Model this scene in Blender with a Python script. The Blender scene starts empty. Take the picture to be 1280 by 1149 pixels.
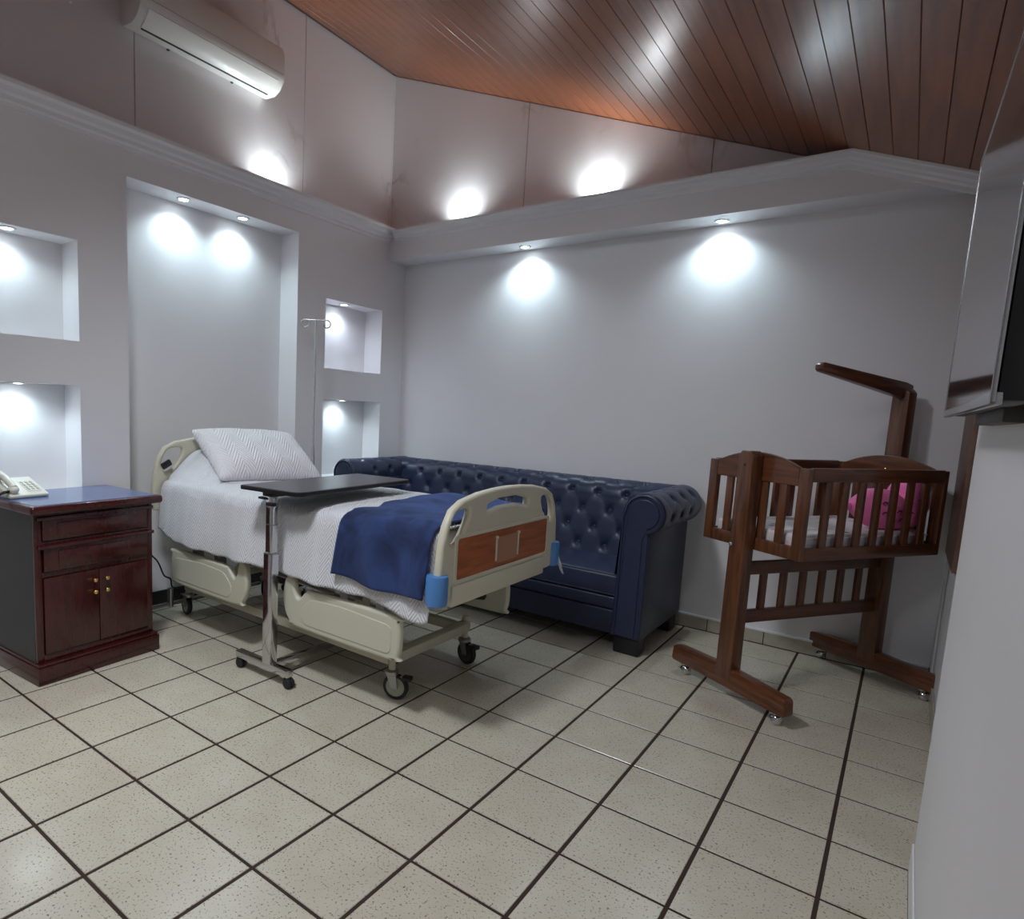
import bpy, bmesh, math, random
from mathutils import Matrix, Vector, noise
random.seed(7)
PI = math.pi
sc = bpy.context.scene
COL = sc.collection

# ------------------------------------------------------------------ camera, world, exposure
cam_d = bpy.data.cameras.new('camera')
cam = bpy.data.objects.new('camera', cam_d); COL.objects.link(cam); sc.camera = cam
FPX, CX, CY = 789.824, 524.851, 610.733
cam_d.sensor_fit = 'HORIZONTAL'; cam_d.sensor_width = 36.0
cam_d.lens = FPX / 1280 * 36.0
cam_d.shift_x = (640 - CX) / 1280; cam_d.shift_y = (CY - 574.5) / 1280
cam_d.clip_start = 0.02
Rr = Vector((0.7890, 0.6125, 0.0450)).normalized()
Rf = Vector((-0.6040, 0.7870, -0.1240)); Rf = (Rf - Rf.dot(Rr) * Rr).normalized()
Ru = Rr.cross(Rf)
cam.matrix_world = Matrix(((Rr.x, Ru.x, -Rf.x, 1.055), (Rr.y, Ru.y, -Rf.y, -3.391), (Rr.z, Ru.z, -Rf.z, 1.356), (0, 0, 0, 1)))
w = bpy.data.worlds.new('world'); sc.world = w; w.use_nodes = True
w.node_tree.nodes['Background'].inputs[0].default_value = (0.75, 0.8, 0.9, 1)
w.node_tree.nodes['Background'].inputs[1].default_value = 0.3
sc.view_settings.view_transform = 'Standard'; sc.view_settings.look = 'None'
sc.view_settings.exposure = 1.32; sc.view_settings.gamma = 1.0
sc.view_settings.use_curve_mapping = False
COOL = (0.70, 0.91, 1.0)

# ------------------------------------------------------------------ materials
def srgb(r, g, b):
    f = lambda c: (c / 255 / 12.92) if c / 255 <= 0.04045 else ((c / 255 + 0.055) / 1.055) ** 2.4
    return (f(r), f(g), f(b), 1)
class NT:
    def __init__(s, name):
        s.m = bpy.data.materials.new(name); s.m.use_nodes = True
        s.t = s.m.node_tree; s.b = s.t.nodes['Principled BSDF']
    def n(s, typ, **kw):
        nd = s.t.nodes.new(typ)
        for k, v in kw.items():
            if k in nd.inputs: nd.inputs[k].default_value = v
            else: setattr(nd, k, v)
        return nd
    def l(s, a, b): s.t.links.new(a, b)
    def coord(s, scale=(1, 1, 1), rot=(0, 0, 0), kind='Object'):
        tc = s.n('ShaderNodeTexCoord'); mp = s.n('ShaderNodeMapping')
        mp.inputs['Scale'].default_value = scale; mp.inputs['Rotation'].default_value = rot
        s.l(tc.outputs[kind], mp.inputs['Vector']); return mp.outputs['Vector']
    def ramp(s, fac, stops):
        r = s.n('ShaderNodeValToRGB'); e = r.color_ramp.elements
        while len(e) < len(stops): e.new(0.5)
        for i, (p, c) in enumerate(stops): e[i].position = p; e[i].color = c
        s.l(fac, r.inputs['Fac']); return r.outputs['Color']
    def bump(s, h, strength=0.3, dist=0.01):
        b = s.n('ShaderNodeBump', Strength=strength, Distance=dist)
        s.l(h, b.inputs['Height']); s.l(b.outputs['Normal'], s.b.inputs['Normal'])
def plain(name, c, rough=0.5, metal=0.0, vary=0.0, scale=8, bump=0.0, bscale=60, coat=0.0, spec=0.5):
    k = NT(name); b = k.b
    b.inputs['Roughness'].default_value = rough; b.inputs['Metallic'].default_value = metal
    b.inputs['Coat Weight'].default_value = coat; b.inputs['Coat Roughness'].default_value = 0.08
    b.inputs['Specular IOR Level'].default_value = spec
    b.inputs['Base Color'].default_value = c
    if vary:
        nz = k.n('ShaderNodeTexNoise', Scale=scale, Detail=4.0); k.l(k.coord(), nz.inputs['Vector'])
        lo = tuple(x * (1 - vary) for x in c[:3]) + (1,); hi = tuple(min(1, x * (1 + vary)) for x in c[:3]) + (1,)
        k.l(k.ramp(nz.outputs['Fac'], [(0.3, lo), (0.7, hi)]), b.inputs['Base Color'])
    if bump:
        nz = k.n('ShaderNodeTexNoise', Scale=bscale, Detail=3.0); k.l(k.coord(), nz.inputs['Vector'])
        k.bump(nz.outputs['Fac'], bump, 0.004)
    return k.m
def wood(name, dark, light, rough=0.35, axis=0, stretch=12, scale=3.0, coat=0.0, bump=0.05, dt=6.0, dist=0.6):
    k = NT(name); s = [stretch] * 3; s[axis] = 1.0
    v = k.coord(tuple(s))
    nz = k.n('ShaderNodeTexNoise', Scale=scale, Detail=dt, Distortion=dist); k.l(v, nz.inputs['Vector'])
    mid = tuple((a + b) / 2 for a, b in zip(dark, light))
    k.l(k.ramp(nz.outputs['Fac'], [(0.28, dark), (0.5, mid), (0.72, light)]), k.b.inputs['Base Color'])
    k.b.inputs['Roughness'].default_value = rough
    k.b.inputs['Coat Weight'].default_value = coat; k.b.inputs['Coat Roughness'].default_value = 0.15
    if bump: k.bump(nz.outputs['Fac'], bump, 0.002)
    return k.m
def emit(name, c, strength):
    k = NT(name); k.b.inputs['Emission Color'].default_value = c
    k.b.inputs['Emission Strength'].default_value = strength; k.b.inputs['Base Color'].default_value = (0.8, 0.8, 0.8, 1)
    return k.m

M = {}
M['paint'] = plain('wall_paint', srgb(233, 231, 233), 0.55, vary=0.02, scale=1.5, bump=0.06, bscale=25)
M['white_gloss'] = plain('white_moulding', srgb(234, 234, 236), 0.45)
M['grout'] = plain('grout', srgb(56, 38, 31), 0.8, vary=0.15, scale=20)
def tile_mat():
    k = NT('terrazzo_tile')
    oi = k.n('ShaderNodeObjectInfo')
    tc = k.n('ShaderNodeTexCoord'); add = k.n('ShaderNodeVectorMath', operation='ADD')
    k.l(tc.outputs['Object'], add.inputs[0]); k.l(oi.outputs['Location'], add.inputs[1])
    v = add.outputs['Vector']
    n1 = k.n('ShaderNodeTexNoise', Scale=7.0, Detail=3.0); k.l(v, n1.inputs['Vector'])
    base = k.ramp(n1.outputs['Fac'], [(0.3, srgb(202, 193, 174)), (0.7, srgb(210, 202, 184))])
    n2 = k.n('ShaderNodeTexNoise', Scale=130.0, Detail=2.0); k.l(v, n2.inputs['Vector'])
    f2 = k.ramp(n2.outputs['Fac'], [(0.33, (1, 1, 1, 1)), (0.40, (0, 0, 0, 1))])
    n3 = k.n('ShaderNodeTexVoronoi', Scale=60.0); k.l(v, n3.inputs['Vector'])
    f3 = k.ramp(n3.outputs['Distance'], [(0.10, (1, 1, 1, 1)), (0.16, (0, 0, 0, 1))])
    n4 = k.n('ShaderNodeTexNoise', Scale=9.0); k.l(v, n4.inputs['Vector'])
    f4 = k.ramp(n4.outputs['Fac'], [(0.55, (0, 0, 0, 1)), (0.62, (1, 1, 1, 1))])
    mul = k.n('ShaderNodeMix', data_type='RGBA', blend_type='MULTIPLY'); mul.inputs[0].default_value = 1
    k.l(f3, mul.inputs[6]); k.l(f4, mul.inputs[7])
    m1 = k.n('ShaderNodeMix', data_type='RGBA'); k.l(f2, m1.inputs[0]); k.l(base, m1.inputs[6]); m1.inputs[7].default_value = srgb(140, 128, 112)
    m2 = k.n('ShaderNodeMix', data_type='RGBA'); k.l(mul.outputs[2], m2.inputs[0]); k.l(m1.outputs[2], m2.inputs[6]); m2.inputs[7].default_value = srgb(88, 78, 70)
    k.l(m2.outputs[2], k.b.inputs['Base Color'])
    n5 = k.n('ShaderNodeTexNoise', Scale=3.0, Detail=3.0); k.l(v, n5.inputs['Vector'])
    k.l(k.ramp(n5.outputs['Fac'], [(0.3, (0.22, 0.22, 0.22, 1)), (0.7, (0.27, 0.27, 0.27, 1))]), k.b.inputs['Roughness'])
    return k.m
M['tile'] = tile_mat()
M['skirt_tile'] = plain('skirting_tile', srgb(178, 170, 156), 0.3, vary=0.08, scale=30)
def panel_mat():
    k = NT('marble_panel'); v = k.coord((1.0, 1.0, 0.75), (0.6, 0.5, 0.4))
    big = k.n('ShaderNodeTexNoise', Scale=1.1, Detail=5.0, Distortion=1.0); k.l(v, big.inputs['Vector'])
    n = k.n('ShaderNodeTexNoise', Scale=1.9, Detail=6.0, Distortion=0.35); k.l(v, n.inputs['Vector'])
    sub = k.n('ShaderNodeMath', operation='SUBTRACT'); k.l(n.outputs['Fac'], sub.inputs[0]); sub.inputs[1].default_value = 0.5
    ab = k.n('ShaderNodeMath', operation='ABSOLUTE'); k.l(sub.outputs[0], ab.inputs[0])
    vein = k.ramp(ab.outputs[0], [(0.0, (1, 1, 1, 1)), (0.022, (0, 0, 0, 1))])
    msk = k.ramp(big.outputs['Fac'], [(0.54, (0, 0, 0, 1)), (0.68, (0.7, 0.7, 0.7, 1))])
    mul = k.n('ShaderNodeMix', data_type='RGBA', blend_type='MULTIPLY'); mul.inputs[0].default_value = 1
    k.l(vein, mul.inputs[6]); k.l(msk, mul.inputs[7])
    m = k.n('ShaderNodeMix', data_type='RGBA'); k.l(mul.outputs[2], m.inputs[0])
    m.inputs[6].default_value = srgb(226, 221, 223); m.inputs[7].default_value = srgb(186, 172, 172)
    k.l(m.outputs[2], k.b.inputs['Base Color']); k.b.inputs['Roughness'].default_value = 0.35
    return k.m
M['panel'] = panel_mat()
M['seam'] = plain('panel_seam', srgb(172, 152, 148), 0.6)
M['plank'] = wood('ceiling_plank', srgb(98, 51, 28), srgb(152, 85, 45), 0.29, axis=1, stretch=9, scale=1.6, coat=0.2, bump=0, dt=3.0, dist=0.0)
M['plank_gap'] = plain('plank_gap', srgb(46, 24, 16), 0.6)
M['mahogany'] = wood('mahogany', srgb(52, 13, 14), srgb(70, 20, 20), 0.25, axis=2, stretch=10, scale=4, coat=0.3, bump=0)
M['blue_top'] = plain('blue_laminate', srgb(96, 112, 152), 0.2, vary=0.05, scale=5)
M['black_side'] = plain('black_side_panel', srgb(34, 35, 36), 0.35, vary=0.1)
M['brass'] = plain('brass', srgb(220, 190, 120), 0.2, 1.0)
M['cream'] = plain('cream_plastic', srgb(214, 209, 188), 0.38, vary=0.02, scale=3)
M['cream2'] = plain('pale_green_cream_plastic', srgb(208, 206, 186), 0.4)
M['frame'] = plain('frame_enamel', srgb(196, 190, 170), 0.42)
M['bumper'] = plain('blue_plastic', srgb(84, 138, 202), 0.32)
M['inlay'] = wood('orange_wood_inlay', srgb(140, 74, 40), srgb(186, 108, 64), 0.35, axis=1, stretch=8, scale=5)
M['clear'] = plain('acetate_holder', srgb(176, 128, 104), 0.2)
M['chrome'] = plain('chrome', srgb(205, 205, 208), 0.12, 1.0)
M['steel'] = plain('brushed_steel', srgb(170, 170, 172), 0.3, 1.0)
M['pole'] = plain('pale_chrome', srgb(222, 222, 226), 0.22, 0.75)
M['rubber'] = plain('black_rubber', srgb(32, 32, 33), 0.6)
M['grey_wheel'] = plain('grey_wheel', srgb(158, 160, 142), 0.45)
M['dark_wheel'] = plain('dark_wheel', srgb(70, 70, 66), 0.5)
M['black'] = plain('black_plastic', srgb(24, 24, 26), 0.4)
M['table_top'] = plain('dark_laminate', srgb(62, 56, 60), 0.3, vary=0.06, scale=12)
M['edge'] = plain('black_edge_band', srgb(20, 18, 19), 0.35)
def quilt(name, c, sc_, strength):
    k = NT(name); k.b.inputs['Base Color'].default_value = c; k.b.inputs['Roughness'].default_value = 0.75
    k.b.inputs['Sheen Weight'].default_value = 0.2
    uv = k.n('ShaderNodeUVMap'); mp = k.n('ShaderNodeMapping'); mp.inputs['Scale'].default_value = (sc_, sc_, 1)
    k.l(uv.outputs['UV'], mp.inputs['Vector'])
    sp = k.n('ShaderNodeSeparateXYZ'); k.l(mp.outputs['Vector'], sp.inputs[0])
    # chevron ridges: bands of opposed diagonal stripes
    def mt(op, a, b=None):
        m = k.n('ShaderNodeMath', operation=op)
        for i, q in enumerate((a, b)):
            if q is None: continue
            if isinstance(q, (int, float)): m.inputs[i].default_value = q
            else: k.l(q, m.inputs[i])
        return m.outputs[0]
    tri = mt('ABSOLUTE', mt('SUBTRACT', mt('FRACT', mt('MULTIPLY', sp.outputs[0], 0.22)), 0.5))
    ph = mt('ADD', mt('MULTIPLY', tri, 7.0), sp.outputs[1])
    rid = mt('ABSOLUTE', mt('SINE', mt('MULTIPLY', ph, PI)))
    nz = k.n('ShaderNodeTexNoise', Scale=6.0, Detail=2.0); k.l(uv.outputs['UV'], nz.inputs['Vector'])
    k.bump(mt('ADD', rid, mt('MULTIPLY', nz.outputs['Fac'], 0.6)), strength, 0.006)
    return k.m
M['quilt'] = quilt('white_quilt', srgb(226, 226, 230), 42.0, 0.6)
M['quilt2'] = quilt('white_pillow_quilt', srgb(232, 229, 232), 34.0, 0.65)
def fleece():
    k = NT('navy_fleece'); v = k.coord((1, 1, 0.6))
    n = k.n('ShaderNodeTexNoise', Scale=5.0, Detail=5.0, Distortion=1.4); k.l(v, n.inputs['Vector'])
    k.l(k.ramp(n.outputs['Fac'], [(0.35, srgb(13, 22, 54)), (0.65, srgb(42, 62, 112))]), k.b.inputs['Base Color'])
    k.b.inputs['Roughness'].default_value = 0.9; k.b.inputs['Sheen Weight'].default_value = 0.6
    k.b.inputs['Sheen Tint'].default_value = srgb(120, 150, 220)
    n2 = k.n('ShaderNodeTexNoise', Scale=160.0); k.l(v, n2.inputs['Vector']); k.bump(n2.outputs['Fac'], 0.3, 0.004)
    return k.m
M['fleece'] = fleece()
M['leather'] = plain('navy_leather', srgb(38, 46, 73), 0.38, vary=0.08, scale=5, bump=0.12, bscale=90)
M['foot_wood'] = plain('dark_sofa_foot', srgb(24, 22, 26), 0.45)
M['crib_wood'] = wood('crib_walnut', srgb(66, 36, 21), srgb(116, 70, 42), 0.3, axis=2, stretch=10, scale=5, coat=0.2)
M['crib_rail'] = wood('crib_walnut_rail', srgb(62, 34, 21), srgb(108, 62, 38), 0.3, axis=0, stretch=10, scale=5, coat=0.2)
def crib_sheet():
    k = NT('printed_crib_sheet'); v = k.coord()
    vo = k.n('ShaderNodeTexVoronoi', Scale=13.0); k.l(v, vo.inputs['Vector'])
    n = k.n('ShaderNodeTexNoise', Scale=5.0); k.l(v, n.inputs['Vector'])
    pal = k.ramp(n.outputs['Fac'], [(0.42, srgb(120, 116, 126)), (0.58, srgb(222, 140, 164))])
    f = k.ramp(vo.outputs['Distance'], [(0.18, (1, 1, 1, 1)), (0.28, (0, 0, 0, 1))])
    m = k.n('ShaderNodeMix', data_type='RGBA'); k.l(f, m.inputs[0]); m.inputs[6].default_value = srgb(222, 214, 214); k.l(pal, m.inputs[7])
    k.l(m.outputs[2], k.b.inputs['Base Color']); k.b.inputs['Roughness'].default_value = 0.85
    return k.m
M['sheet'] = crib_sheet()
M['pink'] = plain('pink_plush', srgb(248, 128, 186), 0.85, vary=0.06, scale=10, bump=0.2, bscale=150)
M['stitch'] = plain('dark_stitch', srgb(92, 30, 62), 0.8)
M['tag'] = plain('white_tag', srgb(230, 228, 226), 0.7)
M['ac'] = plain('ac_plastic', srgb(232, 230, 226), 0.35)
M['slot'] = plain('dark_slot', srgb(46, 48, 48), 0.6)
M['screen'] = plain('tv_screen', srgb(28, 28, 31), 0.03, 0.0, spec=0.9, coat=1.0)
M['silver'] = plain('silver_bezel', srgb(172, 172, 174), 0.25, 0.9)
M['phone'] = plain('phone_plastic', srgb(222, 220, 206), 0.4)
M['key'] = plain('phone_keys', srgb(186, 186, 178), 0.5)
M['lens'] = emit('led_lens', (0.86, 0.95, 1.0, 1), 14.0)
M['ring'] = plain('lamp_ring', srgb(226, 226, 224), 0.3)
M['door_wood'] = wood('brown_door_wood', srgb(88, 62, 50), srgb(122, 90, 74), 0.45, axis=2, stretch=8, scale=4)

# ------------------------------------------------------------------ helpers
IDN = Matrix.Identity(4)
PINV = {}
def thing(name, label, cat, loc=(0, 0, 0), rz=0.0, group=None, world=True):
    o = bpy.data.objects.new(name, None); COL.objects.link(o)
    o.empty_display_size = 0.1
    o.location = loc; o.rotation_euler = (0, 0, rz)
    o['label'] = label; o['category'] = cat
    if group: o['group'] = group
    PINV[o.name] = (Matrix.Translation(loc) @ Matrix.Rotation(rz, 4, 'Z')).inverted() if world else None
    return o
def tag(o, label, cat, group=None):
    o['label'] = label; o['category'] = cat
    if group: o['group'] = group
    return o
def link(name, me, mat, parent=None, smooth=None):
    if mat is not None:
        me.materials.clear()
        for m in (mat if isinstance(mat, (list, tuple)) else [mat]): me.materials.append(m)
    if smooth is not None:
        for p in me.polygons: p.use_smooth = True
        if smooth < 180:
            try: me.set_sharp_from_angle(angle=math.radians(smooth))
            except Exception: pass
    o = bpy.data.objects.new(name, me); COL.objects.link(o)
    if parent is not None:
        o.parent = parent
        pi = PINV.get(parent.name)
        if pi is not None: o.matrix_parent_inverse = pi
    return o
def struct(name, me, mat, smooth=None):
    o = link(name, me, mat, None, smooth); o['kind'] = 'structure'; return o
class G:
    """collects shapes into one bmesh"""
    def __init__(s): s.b = bmesh.new()
    def box(s, x0, x1, y0, y1, z0, z1, bev=0.0, seg=2, mtx=None):
        t = bmesh.new(); r = bmesh.ops.create_cube(t, size=1.0)
        bmesh.ops.scale(t, vec=(x1 - x0, y1 - y0, z1 - z0), verts=t.verts)
        if bev: bmesh.ops.bevel(t, geom=list(t.edges), offset=bev, segments=seg, affect='EDGES', profile=0.5)
        bmesh.ops.translate(t, vec=((x0 + x1) / 2, (y0 + y1) / 2, (z0 + z1) / 2), verts=t.verts)
        return s._in(t, mtx)
    def _in(s, t, mtx=None):
        if mtx is not None: bmesh.ops.transform(t, matrix=mtx, verts=t.verts)
        me = bpy.data.meshes.new('t'); t.to_mesh(me); t.free(); s.b.from_mesh(me); bpy.data.meshes.remove(me); return s
    def cyl(s, p0, p1, r0, r1=None, n=20, caps=True):
        p0, p1 = Vector(p0), Vector(p1); r1 = r0 if r1 is None else r1
        d = p1 - p0; t = bmesh.new()
        bmesh.ops.create_cone(t, cap_ends=caps, segments=n, radius1=r0, radius2=r1, depth=d.length)
        q = Vector((0, 0, 1)).rotation_difference(d.normalized()).to_matrix().to_4x4()
        return s._in(t, Matrix.Translation((p0 + p1) / 2) @ q)
    def sph(s, c, r, u=16, v=10, sc_=(1, 1, 1)):
        t = bmesh.new(); bmesh.ops.create_uvsphere(t, u_segments=u, v_segments=v, radius=r)
        return s._in(t, Matrix.Translation(c) @ Matrix.Diagonal((*sc_, 1)))
    def lathe(s, prof, mtx=IDN, n=24, ring=False):
        """prof: (r, z) list turned about z"""
        t = bmesh.new(); rows = []
        for r, z in prof:
            rows.append([t.verts.new((r * math.cos(2 * PI * i / n), r * math.sin(2 * PI * i / n), z)) for i in range(n)])
        for a, b in zip(rows, rows[1:]):
            for i in range(n): t.faces.new((a[i], a[(i + 1) % n], b[(i + 1) % n], b[i]))
        if ring:
            for i in range(n): t.faces.new((rows[-1][i], rows[-1][(i + 1) % n], rows[0][(i + 1) % n], rows[0][i]))
        for row, fl in (() if ring else ((rows[0], True), (rows[-1], False))):
            try: t.faces.new(row[::-1] if fl else row)
            except ValueError: pass
        bmesh.ops.recalc_face_normals(t, faces=t.faces)
        return s._in(t, mtx)
    def tube(s, pts, r, n=8):
        pts = [Vector(p) for p in pts]; t = bmesh.new(); rows = []; up = Vector((0.13, 0.21, 1)).normalized()
        for i, p in enumerate(pts):
            d = (pts[min(i + 1, len(pts) - 1)] - pts[max(i - 1, 0)]).normalized()
            a = d.cross(up)
            if a.length < 1e-3: a = d.cross(Vector((1, 0, 0)))
            a.normalize(); b = d.cross(a); up = -b if (-b).dot(up) > 0 else b
            rows.append([t.verts.new(p + r * (math.cos(2 * PI * k / n) * a + math.sin(2 * PI * k / n) * b)) for k in range(n)])
        for A, B in zip(rows, rows[1:]):
            for k in range(n): t.faces.new((A[k], A[(k + 1) % n], B[(k + 1) % n], B[k]))
        t.faces.new(rows[0][::-1]); t.faces.new(rows[-1])
        bmesh.ops.recalc_face_normals(t, faces=t.faces)
        return s._in(t)
    def prism(s, poly, axis, a0, a1, mtx=None):
        """poly in the two other axes (in xyz order), extruded along axis from a0 to a1"""
        t = bmesh.new()
        def mk(p, a):
            q = list(p); q.insert(axis, a); return t.verts.new(q)
        A = [mk(p, a0) for p in poly]; B = [mk(p, a1) for p in poly]
        t.faces.new(A); t.faces.new(B[::-1]); n = len(poly)
        for i in range(n): t.faces.new((A[i], B[i], B[(i + 1) % n], A[(i + 1) % n]))
        bmesh.ops.recalc_face_normals(t, faces=t.faces)
        return s._in(t, mtx)
    def bevel(s, off, seg=2, ang=30):
        es = [e for e in s.b.edges if len(e.link_faces) == 2 and e.calc_face_angle(0) > math.radians(ang)]
        bmesh.ops.bevel(s.b, geom=es, offset=off, segments=seg, affect='EDGES', profile=0.5); return s
    def me(s, name='m'):
        m = bpy.data.meshes.new(name); s.b.to_mesh(m); s.b.free(); return m
def grid_mesh(fn, nu, nv, close_v=False, uvfn=None):
    vs = [fn(i / (nu - 1), j / (nv - 1) if not close_v else j / nv) for i in range(nu) for j in range(nv)]
    fs = []
    for i in range(nu - 1):
        for j in range(nv - (0 if close_v else 1)):
            j2 = (j + 1) % nv
            fs.append((i * nv + j, (i + 1) * nv + j, (i + 1) * nv + j2, i * nv + j2))
    me = bpy.data.meshes.new('grid'); me.from_pydata([tuple(v) for v in vs], [], fs); me.update()
    if uvfn:
        uvl = me.uv_layers.new(name='UVMap')
        for p in me.polygons:
            for li in p.loop_indices:
                vi = me.loops[li].vertex_index
                uvl.data[li].uv = uvfn(vi // nv / (nu - 1), vi % nv / (nv - 1))
    return me
def plate(outlines, thick, bev, mtx, res=2):
    """flat plate with holes from 2D outlines (curve fill, rounded rim), placed by mtx; local z is the thickness"""
    cu = bpy.data.curves.new('plate', 'CURVE'); cu.dimensions = '2D'; cu.fill_mode = 'BOTH'
    cu.extrude = max(thick / 2 - bev, 0.0001); cu.bevel_depth = bev; cu.bevel_resolution = res; cu.offset = -bev
    for pts in outlines:
        sp = cu.splines.new('POLY'); sp.points.add(len(pts) - 1); sp.use_cyclic_u = True
        for p, q in zip(sp.points, pts): p.co = (q[0], q[1], 0, 1)
    o = bpy.data.objects.new('tmp', cu); COL.objects.link(o)
    dg = bpy.context.evaluated_depsgraph_get()
    me = bpy.data.meshes.new_from_object(o.evaluated_get(dg))
    bpy.data.objects.remove(o); bpy.data.curves.remove(cu)
    me.transform(mtx); return me
def rounded(pts, r, n=5):
    """round the corners of a polygon; r: one radius or a list"""
    out = []; N = len(pts)
    for i in range(N):
        p0, p, p1 = (Vector(pts[i - 1]), Vector(pts[i]), Vector(pts[(i + 1) % N]))
        rr = r[i] if isinstance(r, (list, tuple)) else r
        a, b = (p0 - p), (p1 - p); k = min(rr, a.length * 0.49, b.length * 0.49)
        if k < 1e-5: out.append(tuple(p)); continue
        A, B = p + a.normalized() * k, p + b.normalized() * k
        for j in range(n + 1):
            t = j / n; out.append(tuple((1 - t) ** 2 * A + 2 * t * (1 - t) * p + t * t * B))
    return out
def smooth_closed(pts, n=6):
    """Catmull-Rom through closed points"""
    out = []; N = len(pts); P = [Vector(p) for p in pts]
    for i in range(N):
        a, b, c, d = P[i - 1], P[i], P[(i + 1) % N], P[(i + 2) % N]
        for j in range(n):
            t = j / n
            out.append(tuple(0.5 * ((2 * b) + (c - a) * t + (2 * a - 5 * b + 4 * c - d) * t * t + (3 * b - a - 3 * c + d) * t ** 3)))
    return out
def lerp_tab(tab, x):
    if x <= tab[0][0]: return tab[0][1]
    for (x0, y0), (x1, y1) in zip(tab, tab[1:]):
        if x <= x1: return y0 + (y1 - y0) * (x - x0) / (x1 - x0)
    return tab[-1][1]
def sst(a, b, x):
    t = min(1, max(0, (x - a) / (b - a))); return t * t * (3 - 2 * t)
# plate frames: local (x,y,z) -> world
FR_YZ = lambda x: Matrix(((0, 0, 1, x), (1, 0, 0, 0), (0, 1, 0, 0), (0, 0, 0, 1)))     # outline in (Y,Z), thickness along X
FR_XZ = lambda y: Matrix(((1, 0, 0, 0), (0, 0, -1, y), (0, 1, 0, 0), (0, 0, 0, 1)))    # outline in (X,Z), thickness along Y
FR_XY = lambda z: Matrix.Translation((0, 0, z))

# ------------------------------------------------------------------ room
T = 0.33
XL, XU, YB, XR, XN, YN, YR = -2.54, -2.74, 0.955, 1.285, 1.205, -0.987, -5.2
ceil_z = lambda x: 3.057 - 0.4 * x
# floor slab (grout) and tiles
floor = struct('floor', G().box(XU - 0.1, XR + 0.1, YR, YB + 0.1, -0.06, -0.003).me(), M['grout'])
tile_meshes = {}
def tile(x0, x1, y0, y1):
    cx, cy, sx, sy = (x0 + x1) / 2, (y0 + y1) / 2, round(x1 - x0, 4), round(y1 - y0, 4)
    if (sx, sy) not in tile_meshes:
        g = G(); g.prism([(-sx / 2, -sy / 2), (sx / 2, -sy / 2), (sx / 2, sy / 2), (-sx / 2, sy / 2)], 2, -0.01, 0.0)
        me = g.me('tile'); bm = bmesh.new(); bm.from_mesh(me)
        top = [e for e in bm.edges if all(v.co.z > -0.001 for v in e.verts)]
        bmesh.ops.bevel(bm, geom=top, offset=0.0015, segments=1, affect='EDGES'); bm.to_mesh(me); bm.free()
        me.materials.append(M['tile']); tile_meshes[(sx, sy)] = me
    o = bpy.data.objects.new('tile', tile_meshes[(sx, sy)]); COL.objects.link(o); o.parent = floor
    o.location = (cx, cy, 0)
gx, gy = 0.0062, 0.0054
for i in range(-9, 4):
    for j in range(-3, 16):
        x0, x1 = i * T + gx, (i + 1) * T - gx
        y1, y0 = -j * T - gy, -(j + 1) * T + gy
        y1 = min(y1, YB - 0.012); y0 = max(y0, YR + 0.01)
        x0 = max(x0, XU + 0.012)
        x1 = min(x1, XR - 0.006)
        if y0 < YN < y1 and x1 > XN:                      # the row that meets the pier
            tile(x0, XN - 0.006, y0, YN + 0.002); tile(x0, x1, YN + 0.006, y1); continue
        if y1 <= YN + 0.01: x1 = min(x1, XN - 0.006)
        if x1 - x0 > 0.03 and y1 - y0 > 0.03: tile(x0, x1, y0, y1)

# lower left wall with its niches
NICHES = [(-1.506, -0.252, 0.0, 2.566), (-2.42, -1.777, 1.637, 2.163), (-2.42, -1.779, 0.79, 1.402),
          (0.027, 0.672, 1.638, 2.156), (0.026, 0.686, 0.79, 1.402)]
def niche_wall():
    ys = sorted({YR, YB, *[v for n in NICHES for v in n[:2]]}); zs = sorted({0.0, 2.76, *[v for n in NICHES for v in n[2:]]})
    D = 0.19; bm = bmesh.new()
    def rec(y0, y1, z0, z1):
        c = ((y0 + y1) / 2, (z0 + z1) / 2)
        return any(n[0] < c[0] < n[1] and n[2] < c[1] < n[3] for n in NICHES)
    def quad(*p): bm.faces.new([bm.verts.new(q) for q in p])
    for y0, y1 in zip(ys, ys[1:]):
        for z0, z1 in zip(zs, zs[1:]):
            x = XL - D if rec(y0, y1, z0, z1) else XL
            quad((x, y0, z0), (x, y1, z0), (x, y1, z1), (x, y0, z1))
    for y0, y1, z0, z1 in NICHES:
        a, b = XL, XL - D
        quad((a, y0, z0), (b, y0, z0), (b, y0, z1), (a, y0, z1)); quad((a, y1, z0), (b, y1, z0), (b, y1, z1), (a, y1, z1))
        quad((a, y0, z1), (b, y0, z1), (b, y1, z1), (a, y1, z1))
        if z0 > 0: quad((a, y0, z0), (b, y0, z0), (b, y1, z0), (a, y1, z0))
    quad((XL, YR, 2.76), (XU, YR, 2.76), (XU, YB, 2.76), (XL, YB, 2.76))
    bmesh.ops.remove_doubles(bm, verts=bm.verts, dist=1e-4)
    me = bpy.data.meshes.new('wall'); bm.to_mesh(me); bm.free(); return me
struct('wall_left', niche_wall(), M['paint'])
# cornice on top of the left wall
prof = [(XL - 0.03, 2.705), (XL + 0.012, 2.705), (XL + 0.014, 2.722), (XL + 0.028, 2.730), (XL + 0.030, 2.750), (XL + 0.044, 2.762),
        (XL + 0.050, 2.785), (XL + 0.066, 2.797), (XL + 0.066, 2.818), (XL - 0.03, 2.818)]
struct('trim_1', G().prism(prof, 1, YR, 0.726).me(), M['white_gloss'])
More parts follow.
